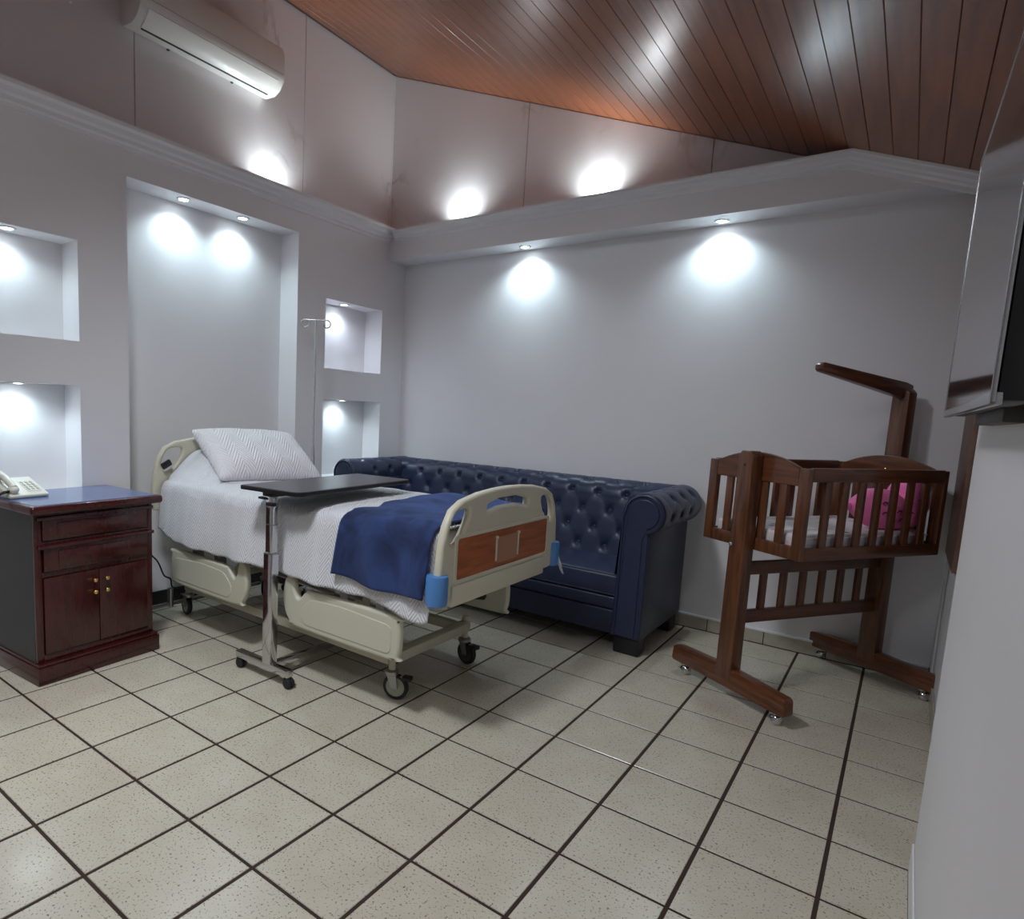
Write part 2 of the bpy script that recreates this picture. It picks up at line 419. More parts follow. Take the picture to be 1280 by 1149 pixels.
# upper left wall and its marble panels
wu = struct('wall_left_upper', G().prism([(YR, 2.70), (YB + 0.1, 2.70), (YB + 0.1, 4.3), (YR, 4.3)], 0, XU - 0.10, XU - 0.008).me(), M['seam'])
def panel_l(y0, y1): link('panel', G().box(XU - 0.012, XU, y0, y1, 2.72, ceil_z(XU) - 0.004).me(), M['panel'], wu)
for y0, y1 in ((-5.19, -3.945), (-3.94, -2.647), (-2.642, -1.349), (-1.343, -0.051), (-0.045, 0.947)): panel_l(y0, y1)
link('corner_bead', G().box(XU, XU + 0.006, 0.944, 0.954, 2.76, 4.15).me(), M['white_gloss'], wu)
# back wall, lower plain part
struct('wall_back', G().box(XU - 0.1, XR + 0.1, YB, YB + 0.09, 0, 2.60).me(), M['paint'])
wb = struct('wall_back_upper', G().prism([(XU - 0.1, 2.60), (1.2, 2.60), (1.2, ceil_z(1.2) + 0.05), (XU - 0.1, ceil_z(XU - 0.1) + 0.05)], 1, YB + 0.008, YB + 0.09).me(), M['seam'])
for x0, x1 in ((XU + 0.002, -1.429), (-1.423, -0.112), (-0.106, 0.68)):
    link('panel', G().prism([(x0, 2.61), (x1, 2.61), (x1, ceil_z(x1) - 0.004), (x0, ceil_z(x0) - 0.004)], 1, YB, YB + 0.012).me(), M['panel'], wb)
# soffit beam along the back wall
BF, BZ, BT = 0.73, 2.572, 2.775
xr = (3.057 - BT) / 0.4; xe = (3.057 - BZ) / 0.4
struct('trim_6', G().prism([(XL, BZ), (xe, BZ), (xr, BT), (XL, BT)], 1, BF, YB - 0.001).me(), M['paint'])
prof2 = [(BF + 0.02, 2.715), (BF - 0.010, 2.715), (BF - 0.012, 2.733), (BF - 0.026, 2.742), (BF - 0.028, 2.751), (BF - 0.042, 2.762),
         (BF - 0.046, 2.778), (BF - 0.056, 2.784), (BF - 0.056, 2.796), (BF + 0.02, 2.796)]
xm = (3.057 - 2.796) / 0.4
struct('trim_2', G().prism(prof2, 0, XL + 0.066, xm).me(), M['white_gloss'])
# raked part of the moulding under the sloping ceiling
def raked():
    g = G(); L = (xe - xm) / math.cos(math.atan(0.4))
    mt = Matrix.Translation((xm, 0, 2.796)) @ Matrix.Rotation(math.atan(0.4), 4, 'Y') @ Matrix.Translation((0, 0, -2.796))
    g.prism(prof2, 0, 0, L, mt); return g.me()
struct('trim_3', raked(), M['white_gloss'])
# ceiling boards
ceil_ = struct('ceiling', G().prism([(XU - 0.1, ceil_z(XU - 0.1) + 0.012), (1.6, ceil_z(1.6) + 0.012), (1.6, ceil_z(1.6) + 0.1), (XU - 0.1, ceil_z(XU - 0.1) + 0.1)], 1, YR, YB + 0.1).me(), M['plank_gap'])
PW = 0.1013; sl = math.atan(0.4); pw = PW / math.cos(sl)
pm = G().prism([(-pw / 2 + 0.0005, 0.014), (-pw / 2 + 0.0005, 0.004), (-pw / 2 + 0.0025, 0.0), (pw / 2 - 0.0025, 0.0), (pw / 2 - 0.0005, 0.004), (pw / 2 - 0.0005, 0.014)], 1, YR, YB - 0.001).me('plank')
pm.materials.append(M['plank'])
for k in range(-38, 3):
    xc = 1.032 + (k + 0.5) * PW
    if xc - PW / 2 < XU: continue
    o = bpy.data.objects.new('plank', pm); COL.objects.link(o); o.parent = ceil_
    o.location = (xc, 0, ceil_z(xc)); o.rotation_euler = (0, sl, 0)
# right side: recess wall, near pier, wood casing
struct('wall_right', G().box(XR, XR + 0.09, YN - 0.2, YB + 0.09, 0, 2.62).me(), M['paint'])
struct('wall_right_pier', G().box(XN, XR + 0.09, YR, YN, 0, 2.62, 0.004).me(), M['paint'])
struct('wall_rear', G().box(XU - 0.1, XR + 0.1, YR - 0.1, YR, 0, 4.3).me(), M['paint'])
wood_frame = struct('trim_4', G().box(XR - 0.018, XR, 0.30, YB - 0.001, 0.73, 2.535, 0.003).me(), M['door_wood'])
struct('trim_5', G().box(XR - 0.012, XR, 0.80, YB - 0.001, 0.10, 0.728, 0.005).me(), M['white_gloss'])
# skirting
sk = struct('baseboard_back', G().box(XL, XR - 0.001, YB - 0.007, YB - 0.0005, 0.0, 0.084).me(), M['grout'])
for i in range(-8, 4):
    x0, x1 = i * T + 0.14 + 0.0025, (i + 1) * T + 0.14 - 0.0025
    x0, x1 = max(x0, XL + 0.002), min(x1, XR - 0.012)
    if x1 - x0 > 0.03: link('skirting_tile', G().box(x0, x1, YB - 0.011, YB - 0.006, 0.004, 0.082, 0.0012, 1).me(), M['skirt_tile'], sk)
link('cap', G().box(XL, XR - 0.013, YB - 0.013, YB - 0.0005, 0.082, 0.095, 0.002).me(), M['white_gloss'], sk)
sr = struct('baseboard_right', G().box(XR - 0.01, XR - 0.0005, YN + 0.001, YB - 0.014, 0.0, 0.09, 0.002).me(), M['skirt_tile'])
struct('baseboard_pier', G().box(XN - 0.006, XN - 0.0005, YR, YN, 0.0, 0.09, 0.002).me(), M['white_gloss'])
struct('baseboard_left', G().box(XL - 0.189, XL - 0.175, -1.504, -0.254, 0.0, 0.10, 0.002).me(), M['black'])

# ------------------------------------------------------------------ lamps
lamp_ring = G().lathe([(0.026, -0.001), (0.030, -0.006), (0.040, -0.006), (0.044, -0.002), (0.044, 0.0), (0.026, 0.0)], n=28, ring=True).me('ring')
lamp_lens = G().lathe([(0.027, -0.003), (0.020, -0.006), (0.004, -0.007), (0.0005, -0.007)], n=24).me('lens')
for m_, k_ in ((lamp_ring, 'ring'), (lamp_lens, 'lens')):
    m_.materials.append(M[k_])
    for p in m_.polygons: p.use_smooth = True
def downlight(loc, label, power, angle=110, blend=0.8, up=False, group='recessed LED spotlights', tint=COOL, size=0.03):
    t = thing('recessed_spotlight' if not up else 'cove_uplight', label, 'spotlight', loc, 0, group, world=False)
    if up: t.rotation_euler = (PI, 0, 0)
    for nm, me in (('trim_ring', lamp_ring), ('lens', lamp_lens)):
        o = bpy.data.objects.new(nm, me); COL.objects.link(o); o.parent = t
    if up:
        link('housing', G().lathe([(0.044, 0.0), (0.044, 0.03), (0.01, 0.03)], n=24).me(), M['ring'], t)
    ld = bpy.data.lights.new('led', 'SPOT'); ld.energy = power; ld.color = tint
    ld.spot_size = math.radians(angle); ld.spot_blend = blend; ld.shadow_soft_size = size
    lo = bpy.data.objects.new('led_light', ld); COL.objects.link(lo); lo.parent = t; lo.location = (0, 0, -0.012)
    return t
PW_TALL, PW_N, PW_B, PW_U = 5.6, 2.8, 9, 10
downlight((-2.615, -1.11, 2.566), 'round LED spotlight in the tall niche top, nearer the nightstand', PW_TALL, 140)
downlight((-2.615, -0.675, 2.566), 'round LED spotlight in the tall niche top, nearer the IV pole', PW_TALL, 140)
downlight((-2.62, -2.08, 2.163), 'round LED spotlight in the upper niche above the telephone', PW_N, 150)
downlight((-2.63, -2.05, 1.402), 'round LED spotlight in the lower niche behind the telephone', PW_N, 150)
downlight((-2.62, 0.30, 2.156), 'round LED spotlight in the small upper niche beside the IV pole', PW_N, 150, tint=(0.74, 0.84, 1.0))
downlight((-2.63, 0.32, 1.402), 'round LED spotlight in the small lower niche above the sofa arm', PW_N, 150)
downlight((-1.33, 0.85, BZ), 'round LED spotlight under the beam over the middle of the sofa', PW_B, 140)
downlight((0.005, 0.86, BZ), 'round LED spotlight under the beam over the right sofa arm', PW_B, 140)
downlight((-1.96, 0.90, BT + 0.032), 'small uplight behind the beam moulding, nearer the room corner', PW_U, 150, up=True, group='cove uplights', tint=(0.86, 0.96, 0.98))
downlight((-0.83, 0.90, BT + 0.032), 'small uplight behind the beam moulding, over the right half of the sofa', PW_U, 150, up=True, group='cove uplights', tint=(0.86, 0.96, 0.98))
downlight((-2.685, -0.37, 2.76 + 0.032), 'small uplight behind the cornice below the air conditioner', PW_U, 150, up=True, group='cove uplights', tint=(0.86, 0.96, 0.98))
# unseen lamps added on the ceiling, out of view, for general fill light
def fill_lamp(x, y, label, power):
    z = ceil_z(x)
    t = thing('fill_lamp', label, 'fill lamp', (x, y, z), 0, 'added fill lamps', world=False)
    t.rotation_euler = (0, sl, 0)
    link('rim', G().lathe([(0.135, -0.002), (0.14, -0.02), (0.155, -0.02), (0.16, 0.0)], n=32, ring=True).me(), M['ring'], t, 40)
    link('diffuser', G().lathe([(0.137, -0.012), (0.10, -0.026), (0.03, -0.032), (0.0005, -0.033)], n=32).me(), M['fill_lens'], t, 60)
    ld = bpy.data.lights.new('lamp', 'SPOT'); ld.energy = power; ld.color = (0.88, 0.93, 1.0); ld.spot_size = math.radians(118); ld.spot_blend = 1.0; ld.shadow_soft_size = 0.25
    lo = bpy.data.objects.new('fill_light', ld); COL.objects.link(lo); lo.parent = t; lo.location = (0, 0, -0.05); lo.rotation_euler = (math.radians(30), -sl, 0)
M['fill_lens'] = emit('fill_diffuser', (0.96, 0.97, 1.0, 1), 6.0)
fill_lamp(-0.7, -2.75, 'added round fill lamp on the ceiling nearer the left wall, out of view', 118)
fill_lamp(0.1, -3.6, 'added round fill lamp on the ceiling nearer the right wall, out of view', 26)

# ------------------------------------------------------------------ hospital bed
BY = -0.885
bed = thing('hospital_bed', 'cream hospital bed with wood-inlaid end boards and blue corner bumpers', 'bed', (-1.42, BY, 0))
def end_board(x, dz, nm):
    hw = [(0.515, 0.585), (0.52, 0.70), (0.508, 0.82), (0.485, 0.90), (0.445, 0.962), (0.375, 0.996), (0.25, 1.018), (0.12, 1.028), (0, 1.031)]
    right = [(BY + y, z + dz) for y, z in hw]; left = [(BY - y, z + dz) for y, z in hw[:-1]][::-1]
    bot = [(BY - 0.44, 0.575 + dz), (BY + 0.44, 0.575 + dz)]
    outer = right + left + bot
    slot = rounded([(BY - 0.185, 0.925 + dz), (BY - 0.08, 0.945 + dz), (BY + 0.08, 0.945 + dz), (BY + 0.185, 0.925 + dz), (BY + 0.185, 0.960 + dz), (BY + 0.08, 0.982 + dz), (BY - 0.08, 0.982 + dz), (BY - 0.185, 0.960 + dz)], 0.012, 3)
    def ear(s): return smooth_closed([(BY + s * y, z + dz) for y, z in ((0.438, 0.818), (0.462, 0.850), (0.450, 0.905), (0.415, 0.948), (0.355, 0.960), (0.322, 0.948), (0.338, 0.900), (0.392, 0.832))], 4)
    b = link(nm, plate([outer, slot, ear(1), ear(-1)], 0.038, 0.014, FR_YZ(x), 3), M['cream'], bed, 50)
    for s in ((1,) if nm == 'footboard' else ()):
        # raised rib frame around the inlay and lower skirt
        fo = rounded([(BY - 0.425, 0.652 + dz), (BY + 0.41, 0.652 + dz), (BY + 0.41, 0.855 + dz), (BY - 0.425, 0.855 + dz)], 0.02)
        fi = rounded([(BY - 0.405, 0.668 + dz), (BY + 0.392, 0.668 + dz), (BY + 0.392, 0.840 + dz), (BY - 0.405, 0.840 + dz)], 0.015)
        link('inlay_frame', plate([fo, fi], 0.008, 0.003, FR_YZ(x + 0.020)), M['cream'], b, 50)
        link('wood_inlay', plate([fi], 0.005, 0.001, FR_YZ(x + 0.0185)), M['inlay'], b)
        link('lower_skirt', G().box(x - 0.012, x + 0.030, BY - 0.44, BY + 0.37, 0.56 + dz, 0.648 + dz, 0.008).me(), M['cream'], b, 40)
    for s in ((-1, 1) if nm == 'footboard' else ()):
        y = BY + s * 0.503
        bp = G().lathe([(0.036, 0.578 + dz), (0.044, 0.583 + dz), (0.046, 0.60 + dz), (0.046, 0.69 + dz), (0.043, 0.702 + dz), (0.030, 0.704 + dz)], Matrix.Translation((x - 0.004, y, 0)), 24)
        link('corner_bumper', bp.me(), M['bumper'], b, 40)
    return b
fb = end_board(-0.37, 0.0, 'footboard')
hb = end_board(-2.485, 0.10, 'headboard')
hold = link('card_holder', plate([rounded([(-0.975, 0.688), (-0.80, 0.688), (-0.80, 0.806), (-0.975, 0.806)], 0.006)], 0.004, 0.001, FR_YZ(-0.3475)), M['clear'], fb)
for y in (-0.985, -0.79):
    link('holder_clip', G().box(-0.349, -0.343, y - 0.005, y + 0.005, 0.70, 0.812, 0.002).cyl((-0.349, y, 0.808), (-0.340, y, 0.808), 0.007, n=10).me(), M['cream2'], fb, 40)
# deck frame, base frame
fr = G()
for y in (BY - 0.40, BY + 0.40): fr.box(-2.44, -0.40, y - 0.02, y + 0.02, 0.53, 0.585, 0.004)
for x in (-2.42, -1.75, -1.05, -0.43): fr.box(x - 0.02, x + 0.02, BY - 0.40, BY + 0.40, 0.535, 0.58, 0.004)
link('deck_frame', fr.me(), M['frame'], bed, 40)
bs = G()
for y in (-1.196, -0.60): bs.box(-2.44, -0.755, y - 0.022, y + 0.022, 0.165, 0.215, 0.006)
for x in (-0.73, -2.43): bs.box(x - 0.03, x + 0.03, -1.196, -0.60, 0.185, 0.235, 0.006)
link('base_frame', bs.me(), M['frame'], bed, 40)
# lifting columns and actuators
for x in (-2.0, -1.0):
    for y in (BY - 0.20, BY + 0.17):
        link('lift_link', G().prism([(x - 0.24, 0.20), (x - 0.16, 0.20), (x + 0.16, 0.55), (x + 0.08, 0.55)], 1, y, y + 0.03).me(), M['frame'], bed)
link('actuator', G().cyl((-1.60, BY - 0.12, 0.40), (-1.05, BY - 0.12, 0.47), 0.03).box(-1.74, -1.56, BY - 0.20, BY - 0.04, 0.33, 0.47, 0.02).me(), M['black'], bed, 40)
link('actuator', G().cyl((-0.95, BY + 0.15, 0.38), (-0.55, BY + 0.15, 0.45), 0.028).box(-1.1, -0.93, BY + 0.08, BY + 0.22, 0.32, 0.45, 0.02).me(), M['black'], bed, 40)
for y in (BY - 0.36, BY - 0.30):
    link('tie_rod', G().cyl((-1.75, y, 0.47), (-0.95, y, 0.43), 0.011, n=12).me(), M['steel'], bed, 40)
link('head_crossbar', G().cyl((-2.46, -1.62, 0.09), (-2.46, -0.62, 0.09), 0.013, n=14).cyl((-2.46, -1.30, 0.075), (-2.46, -1.30, 0.19), 0.018, n=14).me(), M['steel'], bed, 40)
# side rails, folded down
def rail(x0, x1, y, flip, side):
    W = x1 - x0
    def X(t): return x0 + W * (1 - t if flip else t)
    o = [(0.0, 0.42), (0.012, 0.345), (0.06, 0.288), (0.13, 0.264), (0.93, 0.266), (0.985, 0.292), (1.0, 0.35), (0.995, 0.44), (0.965, 0.472), (0.30, 0.468), (0.215, 0.455), (0.17, 0.42), (0.145, 0.414), (0.12, 0.44), (0.10, 0.50), (0.06, 0.522), (0.02, 0.49)]
    o = smooth_closed([(X(a), b) for a, b in o], 4)
    r = link('side_rail', plate([o if not flip else o[::-1]], 0.038, 0.014, FR_XZ(y), 3), M['cream2'], bed, 50)
    pn = rounded([(X(0.20), 0.292), (X(0.94), 0.294), (X(0.945), 0.425), (X(0.55), 0.44), (X(0.27), 0.430), (X(0.17), 0.36)], 0.035, 5)
    link('raised_panel', plate([pn if not flip else pn[::-1]], 0.010, 0.004, FR_XZ(y + side * 0.017)), M['cream2'], r, 50)
    for xx in (X(0.45), X(0.75)):
        link('rail_hinge', G().box(xx - 0.02, xx + 0.02, min(y - side * 0.02, y - side * 0.075), max(y - side * 0.02, y - side * 0.075), 0.40, 0.56, 0.004).me(), M['steel'], r)
rail(-1.335, -0.575, BY - 0.46, False, -1)
rail(-2.345, -1.625, BY - 0.46, True, -1)
rail(-1.335, -0.575, BY + 0.46, False, 1)
rail(-2.345, -1.625, BY + 0.46, True, 1)
# castors
def castor(x, y, yaw, stem_top, face='grey_wheel'):
    R_ = Matrix.Translation((x, y, 0)) @ Matrix.Rotation(yaw, 4, 'Z')
    wx = Matrix.Rotation(PI / 2, 4, 'X')
    off = 0.022
    c = link('castor', G().cyl((x, y, 0.125), (x, y, stem_top), 0.017, n=16).me(), M['frame'], bed, 40)
    f = G()
    f.lathe([(0.03, 0.118), (0.034, 0.122), (0.034, 0.137), (0.024, 0.143)], Matrix.Translation((x, y, 0)), 18)
    for s in (-1, 1):
        f.prism([(-0.022, 0.125), (0.026, 0.125), (off + 0.014, 0.055), (off - 0.014, 0.055)], 1, s * 0.020 - 0.002, s * 0.020 + 0.002, R_)
    f.box(0.02, 0.085, -0.012, 0.012, 0.108, 0.118, 0.003, mtx=R_)
    link('fork', f.me(), M['steel'], c, 40)
    link('brake_pedal', G().box(0.055, 0.10, -0.02, 0.02, 0.105, 0.125, 0.005, mtx=R_ @ Matrix.Translation((0, 0, -0.005))).me(), M['black'], c, 40)
    wm = R_ @ Matrix.Translation((off, 0, 0.062)) @ wx
    link('tyre', G().lathe([(0.046, -0.013), (0.058, -0.013), (0.062, -0.006), (0.062, 0.006), (0.058, 0.013), (0.046, 0.013)], wm, 32, ring=True).me(), M['rubber'], c, 40)
    link('wheel_disc', G().lathe([(0.001, -0.015), (0.012, -0.015), (0.014, -0.010), (0.040, -0.009), (0.047, -0.012), (0.047, 0.012), (0.040, 0.009), (0.014, 0.010), (0.012, 0.015), (0.001, 0.015)], wm, 32).me(), M[face], c, 40)
castor(-0.745, -1.196, 0.35, 0.19)
castor(-0.735, -0.60, -0.2, 0.262, 'dark_wheel')
castor(-2.43, -1.196, PI - 0.2, 0.20)
castor(-2.43, -0.60, 2.2, 0.20)
link('mattress', G().box(-2.455, -0.405, BY - 0.455, BY + 0.455, 0.60, 0.855, 0.05, 4).me(), M['tag'], bed, 60)
ct = link('hand_control', G().box(-0.011, 0.011, -0.032, 0.032, -0.02, 0.02, 0.008, mtx=Matrix.Translation((-2.44, -1.335, 0.962)) @ Matrix.Rotation(0.5, 4, 'X')).me(), M['black'], bed, 40)

# bedspread --------------------------------------------------------
HEM = [(-2.49, 0.60), (-2.37, 0.545), (-2.26, 0.525), (-1.88, 0.517), (-1.41, 0.528), (-1.10, 0.523), (-0.73, 0.521), (-0.65, 0.513), (-0.545, 0.483), (-0.45, 0.489), (-0.40, 0.50)]
CX0, CX1 = -2.452, -0.405
HWID = 0.475
def top_z(x, y):
    t = abs(y - BY) / HWID
    b = 0.165 * sst(-2.0, -2.30, x) * sst(1.02, 0.45, t)
    s = 0.012 * noise.noise(Vector((x * 2.2, y * 2.2, 3.1))) + 0.004 * noise.noise(Vector((x * 9, y * 9, 1.0)))
    return 0.878 + b + s - 0.012 * t ** 6
def drape(x, v, hem_n, hem_f, out, y_fold=0.012):
    """v 0..1 across the bed: near hem -> top -> far hem; out = offset from the mattress"""
    R0 = 0.045
    zt_n, zt_f = top_z(x, BY - HWID), top_z(x, BY + HWID)
    ln, lf = zt_n - R0 - hem_n, zt_f - R0 - hem_f
    arc = R0 * PI / 2; top = 2 * (HWID - R0)
    L = ln + lf + 2 * arc + top; d = v * L
    if d < ln:
        z = hem_n + d; k = 1 - d / ln
        y = BY - HWID - 0.004 - 0.022 * k - y_fold * k * (0.6 + math.sin(x * 11 + 2.2 * noise.noise(Vector((x * 2, 0.3, 0.7)))))
        y -= 0.004 * noise.noise(Vector((x * 5, z * 5, 2)))
        nrm = Vector((0, -1, 0)); p = Vector((x, y, z))
    elif d < ln + arc:
        a = (d - ln) / R0; nrm = Vector((0, -math.cos(a), math.sin(a)))
        p = Vector((x, BY - HWID + R0 - R0 * math.cos(a), zt_n - R0 + R0 * math.sin(a)))
    elif d < ln + arc + top:
        y = BY - HWID + R0 + (d - ln - arc); nrm = Vector((0, 0, 1))
        p = Vector((x, y, top_z(x, y)))
    elif d < ln + 2 * arc + top:
        a = (d - ln - arc - top) / R0; nrm = Vector((0, math.sin(a), math.cos(a)))
        p = Vector((x, BY + HWID - R0 + R0 * math.sin(a), zt_f - R0 + R0 * math.cos(a)))
    else:
        e = d - (ln + 2 * arc + top); z = zt_f - R0 - e; k = e / max(lf, 0.01)
        nrm = Vector((0, 1, 0)); p = Vector((x, BY + HWID + 0.004 + 0.02 * k + y_fold * k * (0.6 + math.sin(x * 9 + 1)), z))
    return p + nrm * out
def cover_pt(u, v):
    x = CX0 + (CX1 - CX0) * u
    hem = lerp_tab(HEM, x) + 0.004 * math.sin(x * 31)
    p = drape(x, v, hem, 0.53, 0.0)
    return p
sp = link('bedspread', grid_mesh(cover_pt, 150, 120, uvfn=lambda u, v: (u * 2.05, v * 1.75)), M['quilt'], None, 180)
tag(sp, 'white quilted bedspread draped over the hospital bed', 'bedspread')
md = sp.modifiers.new('thick', 'SOLIDIFY'); md.thickness = 0.008; md.offset = -1
# corner of the spread hanging out beside the far bumper
tl = link('tail', grid_mesh(lambda u, v: Vector((-0.40 + 0.075 * v + 0.012 * u, -0.365 + 0.03 * u * v + 0.012 * math.sin(u * 6), 0.74 - 0.21 * v * (0.75 + 0.25 * u))), 14, 16, uvfn=lambda u, v: (u * 0.1, v * 0.2)), M['quilt'], sp, 180)
md = tl.modifiers.new('thick', 'SOLIDIFY'); md.thickness = 0.006
# navy throw
def throw_pt(u, v):
    x0 = lerp_tab([(0, -0.945), (0.16, -0.93), (0.28, -0.862), (0.36, -0.93), (0.55, -0.99), (0.75, -0.95), (1, -0.85)], v)
    x = x0 + (-0.415 - x0) * u
    hn = 0.592 + 0.01 * math.sin(u * 7 + 1) - 0.006 * u
    p = drape(x, v, hn, 0.60, 0.014 + 0.004 * math.sin(x * 26 + v * 9), 0.010)
    p.z += 0.006 * noise.noise(Vector((x * 7, p.y * 5, 9)))
    p.y -= 0.012 * max(0, 1 - v / 0.28) * math.sin(x * 24) * 0.6
    return p
th = link('throw_blanket', grid_mesh(throw_pt, 60, 110), M['fleece'], None, 180)
md = th.modifiers.new('thick', 'SOLIDIFY'); md.thickness = 0.010; md.offset = 1
tag(th, 'navy blue fleece throw folded over the foot of the bed', 'blanket')
# pillow
def pillow(name, w, h, t, mat, mtx, parent=None, n=44, flange=0.0):
    def f(u, v, s):
        a, b = 2 * u - 1, 2 * v - 1
        pin = 1 - 0.05 * (1 - a * a) * abs(b) ** 3; pin2 = 1 - 0.04 * (1 - b * b) * abs(a) ** 3
        x, y = a * w / 2 * pin2, b * h / 2 * pin
        e = max(0, (1 - abs(a) ** 3.2)) ** 0.5 * max(0, (1 - abs(b) ** 3.2)) ** 0.5
        z = s * t / 2 * e + 0.010 * noise.noise(Vector((a * 2.4, b * 2.4, s * 3))) * e
        return (x, y, z)
    vs = []; fs = []
    for s in (1, -1):
        o = len(vs)
        for i in range(n):
            for j in range(n): vs.append(f(i / (n - 1), j / (n - 1), s))
        for i in range(n - 1):
            for j in range(n - 1):
                q = (o + i * n + j, o + (i + 1) * n + j, o + (i + 1) * n + j + 1, o + i * n + j + 1)
                fs.append(q if s > 0 else q[::-1])
    me = bpy.data.meshes.new(name); me.from_pydata(vs, [], fs)
    uvl = me.uv_layers.new(name='UVMap')
    for p in me.polygons:
        for li in p.loop_indices:
            c = me.vertices[me.loops[li].vertex_index].co; uvl.data[li].uv = (c.x, c.y)
    bm = bmesh.new(); bm.from_mesh(me); bmesh.ops.remove_doubles(bm, verts=bm.verts, dist=1e-4); bm.to_mesh(me); bm.free()
    me.transform(mtx)
    return link(name, me, mat, parent, 180)
def frame_mtx(c, xdir, ydir):
    X = Vector(xdir).normalized(); Z = X.cross(Vector(ydir)).normalized(); Y = Z.cross(X)
    return Matrix(((X.x, Y.x, Z.x, c[0]), (X.y, Y.y, Z.y, c[1]), (X.z, Y.z, Z.z, c[2]), (0, 0, 0, 1)))
pl = pillow('pillow', 0.73, 0.47, 0.18, M['quilt2'], frame_mtx((-2.19, -0.855, 1.025), (0.10, 1, -0.03), (-0.34, 0.04, 0.235)))
tag(pl, 'white quilted pillow propped against the headboard', 'pillow')

# ------------------------------------------------------------------ nightstand cabinet (local: front faces +x)
cab = thing('nightstand_cabinet', 'mahogany nightstand with black sides and blue top beside the bed', 'cabinet', (-2.275, -1.945, 0), math.radians(4.0), world=False)
hx, hy = 0.225, 0.295
link('plinth', G().box(-hx, hx + 0.030, -hy - 0.012, hy + 0.020, 0.0, 0.085, 0.004).box(-hx, hx + 0.022, -hy - 0.006, hy + 0.014, 0.085, 0.10, 0.004).me(), M['mahogany'], cab, 40)
link('side_panel', G().box(-hx, hx - 0.02, -hy, -hy + 0.018, 0.10, 0.805).me(), M['black_side'], cab)
link('side_panel', G().box(-hx, hx - 0.02, hy - 0.018, hy, 0.10, 0.805).me(), M['black_side'], cab)
link('back_panel', G().box(-hx, -hx + 0.01, -hy + 0.018, hy - 0.018, 0.10, 0.805).me(), M['black_side'], cab)
ff = G()
for s in (-1, 1): ff.box(hx - 0.02, hx, min(s * hy, s * (hy - 0.032)), max(s * hy, s * (hy - 0.032)), 0.10, 0.805, 0.003)
for z0, z1 in ((0.10, 0.135), (0.505, 0.53), (0.655, 0.675), (0.785, 0.805)): ff.box(hx - 0.02, hx - 0.001, -hy + 0.03, hy - 0.03, z0, z1, 0.002)
link('face_frame', ff.me(), M['mahogany'], cab, 40)
def drawer(z0, z1, proud):
    d = link('drawer', G().box(hx - 0.015, hx + proud, -hy + 0.034, hy - 0.034, z0, z1, 0.004).box(hx, hx + proud + 0.004, -hy + 0.10, hy - 0.14, z0 + 0.02, z1 - 0.02, 0.004).me(), M['mahogany'], cab, 40)
    link('lip', G().box(hx, hx + proud + 0.012, -hy + 0.01, hy - 0.002, z1 - 0.004, z1 + 0.014, 0.005).me(), M['mahogany'], d, 40)
drawer(0.678, 0.780, 0.006); drawer(0.533, 0.648, 0.012)
for s in (-1, 1):
    y0, y1 = sorted((s * 0.0015, s * (hy - 0.034)))
    d = link('door', G().box(hx - 0.012, hx + 0.007, y0, y1, 0.138, 0.503, 0.003).me(), M['mahogany'], cab, 40)
    yh = s * 0.030
    for z in (0.455, 0.395):
        link('knob', G().lathe([(0.0065, 0.0), (0.0055, 0.012), (0.0115, 0.018), (0.0115, 0.025), (0.007, 0.030), (0.0005, 0.031)], Matrix.Translation((hx + 0.0065, yh, z)) @ Matrix.Rotation(PI / 2, 4, 'Y'), 14).me(), M['brass'], d, 50)
tp = link('top', G().box(-hx - 0.03, hx + 0.045, -hy - 0.03, hy + 0.04, 0.805, 0.847, 0.016, 4).me(), M['mahogany'], cab, 40)
link('blue_inlay', plate([rounded([(-hx - 0.018, -hy - 0.008), (hx + 0.022, -hy - 0.008), (hx + 0.022, hy + 0.018), (-hx - 0.018, hy + 0.018)], 0.006)], 0.004, 0.001, FR_XY(0.8472)), M['blue_top'], tp)

# telephone on the cabinet
ph = thing('telephone', 'beige corded push-button telephone on the nightstand', 'telephone', (-2.35, -2.165, 0.850), math.radians(6), world=False)
body = G().prism([(-0.10, 0.0), (0.095, 0.0), (0.10, 0.016), (-0.085, 0.082), (-0.10, 0.075)], 1, -0.085, 0.095).bevel(0.006, 3)
link('phone_body', body.me(), M['phone'], ph, 40)
tilt = math.atan2(0.082 - 0.016, 0.185)
kp = link('keypad', G().box(-0.055, 0.055, -0.032, 0.032, -0.001, 0.0015, 0.001, mtx=Matrix.Translation((0.015, 0.044, 0.0475)) @ Matrix.Rotation(tilt, 4, 'Y')).me(), M['phone'], ph)
for i in range(4):
    for j in range(3):
        mt = Matrix.Translation((0.015, 0.044, 0.0475)) @ Matrix.Rotation(tilt, 4, 'Y') @ Matrix.Translation((-0.036 + i * 0.024, -0.021 + j * 0.021, 0.001))
        link('key', G().box(-0.008, 0.008, -0.0065, 0.0065, 0, 0.004, 0.0015, 1, mtx=mt).me(), M['key'], kp, 40)
def handset():
    g = G()
    pts = [(-0.09, -0.058, 0.100), (-0.05, -0.058, 0.104), (0.0, -0.058, 0.090), (0.05, -0.058, 0.068), (0.08, -0.058, 0.050)]
    g.tube(pts, 0.017, 12)
    g.sph((-0.085, -0.058, 0.088), 0.028, 16, 10, (1, 0.9, 0.72)); g.sph((0.072, -0.058, 0.042), 0.028, 16, 10, (1, 0.9, 0.72))
    return g.me()
link('handset', handset(), M['phone'], ph, 60)
path = smooth_closed([(-2.27, -2.235, 0.885), (-2.255, -2.27, 0.880), (-2.25, -2.312, 0.845), (-2.27, -2.325, 0.76), (-2.33, -2.325, 0.725), (-2.39, -2.325, 0.775), (-2.42, -2.31, 0.86), (-2.43, -2.22, 0.875)], 10)[:71]
coil = []
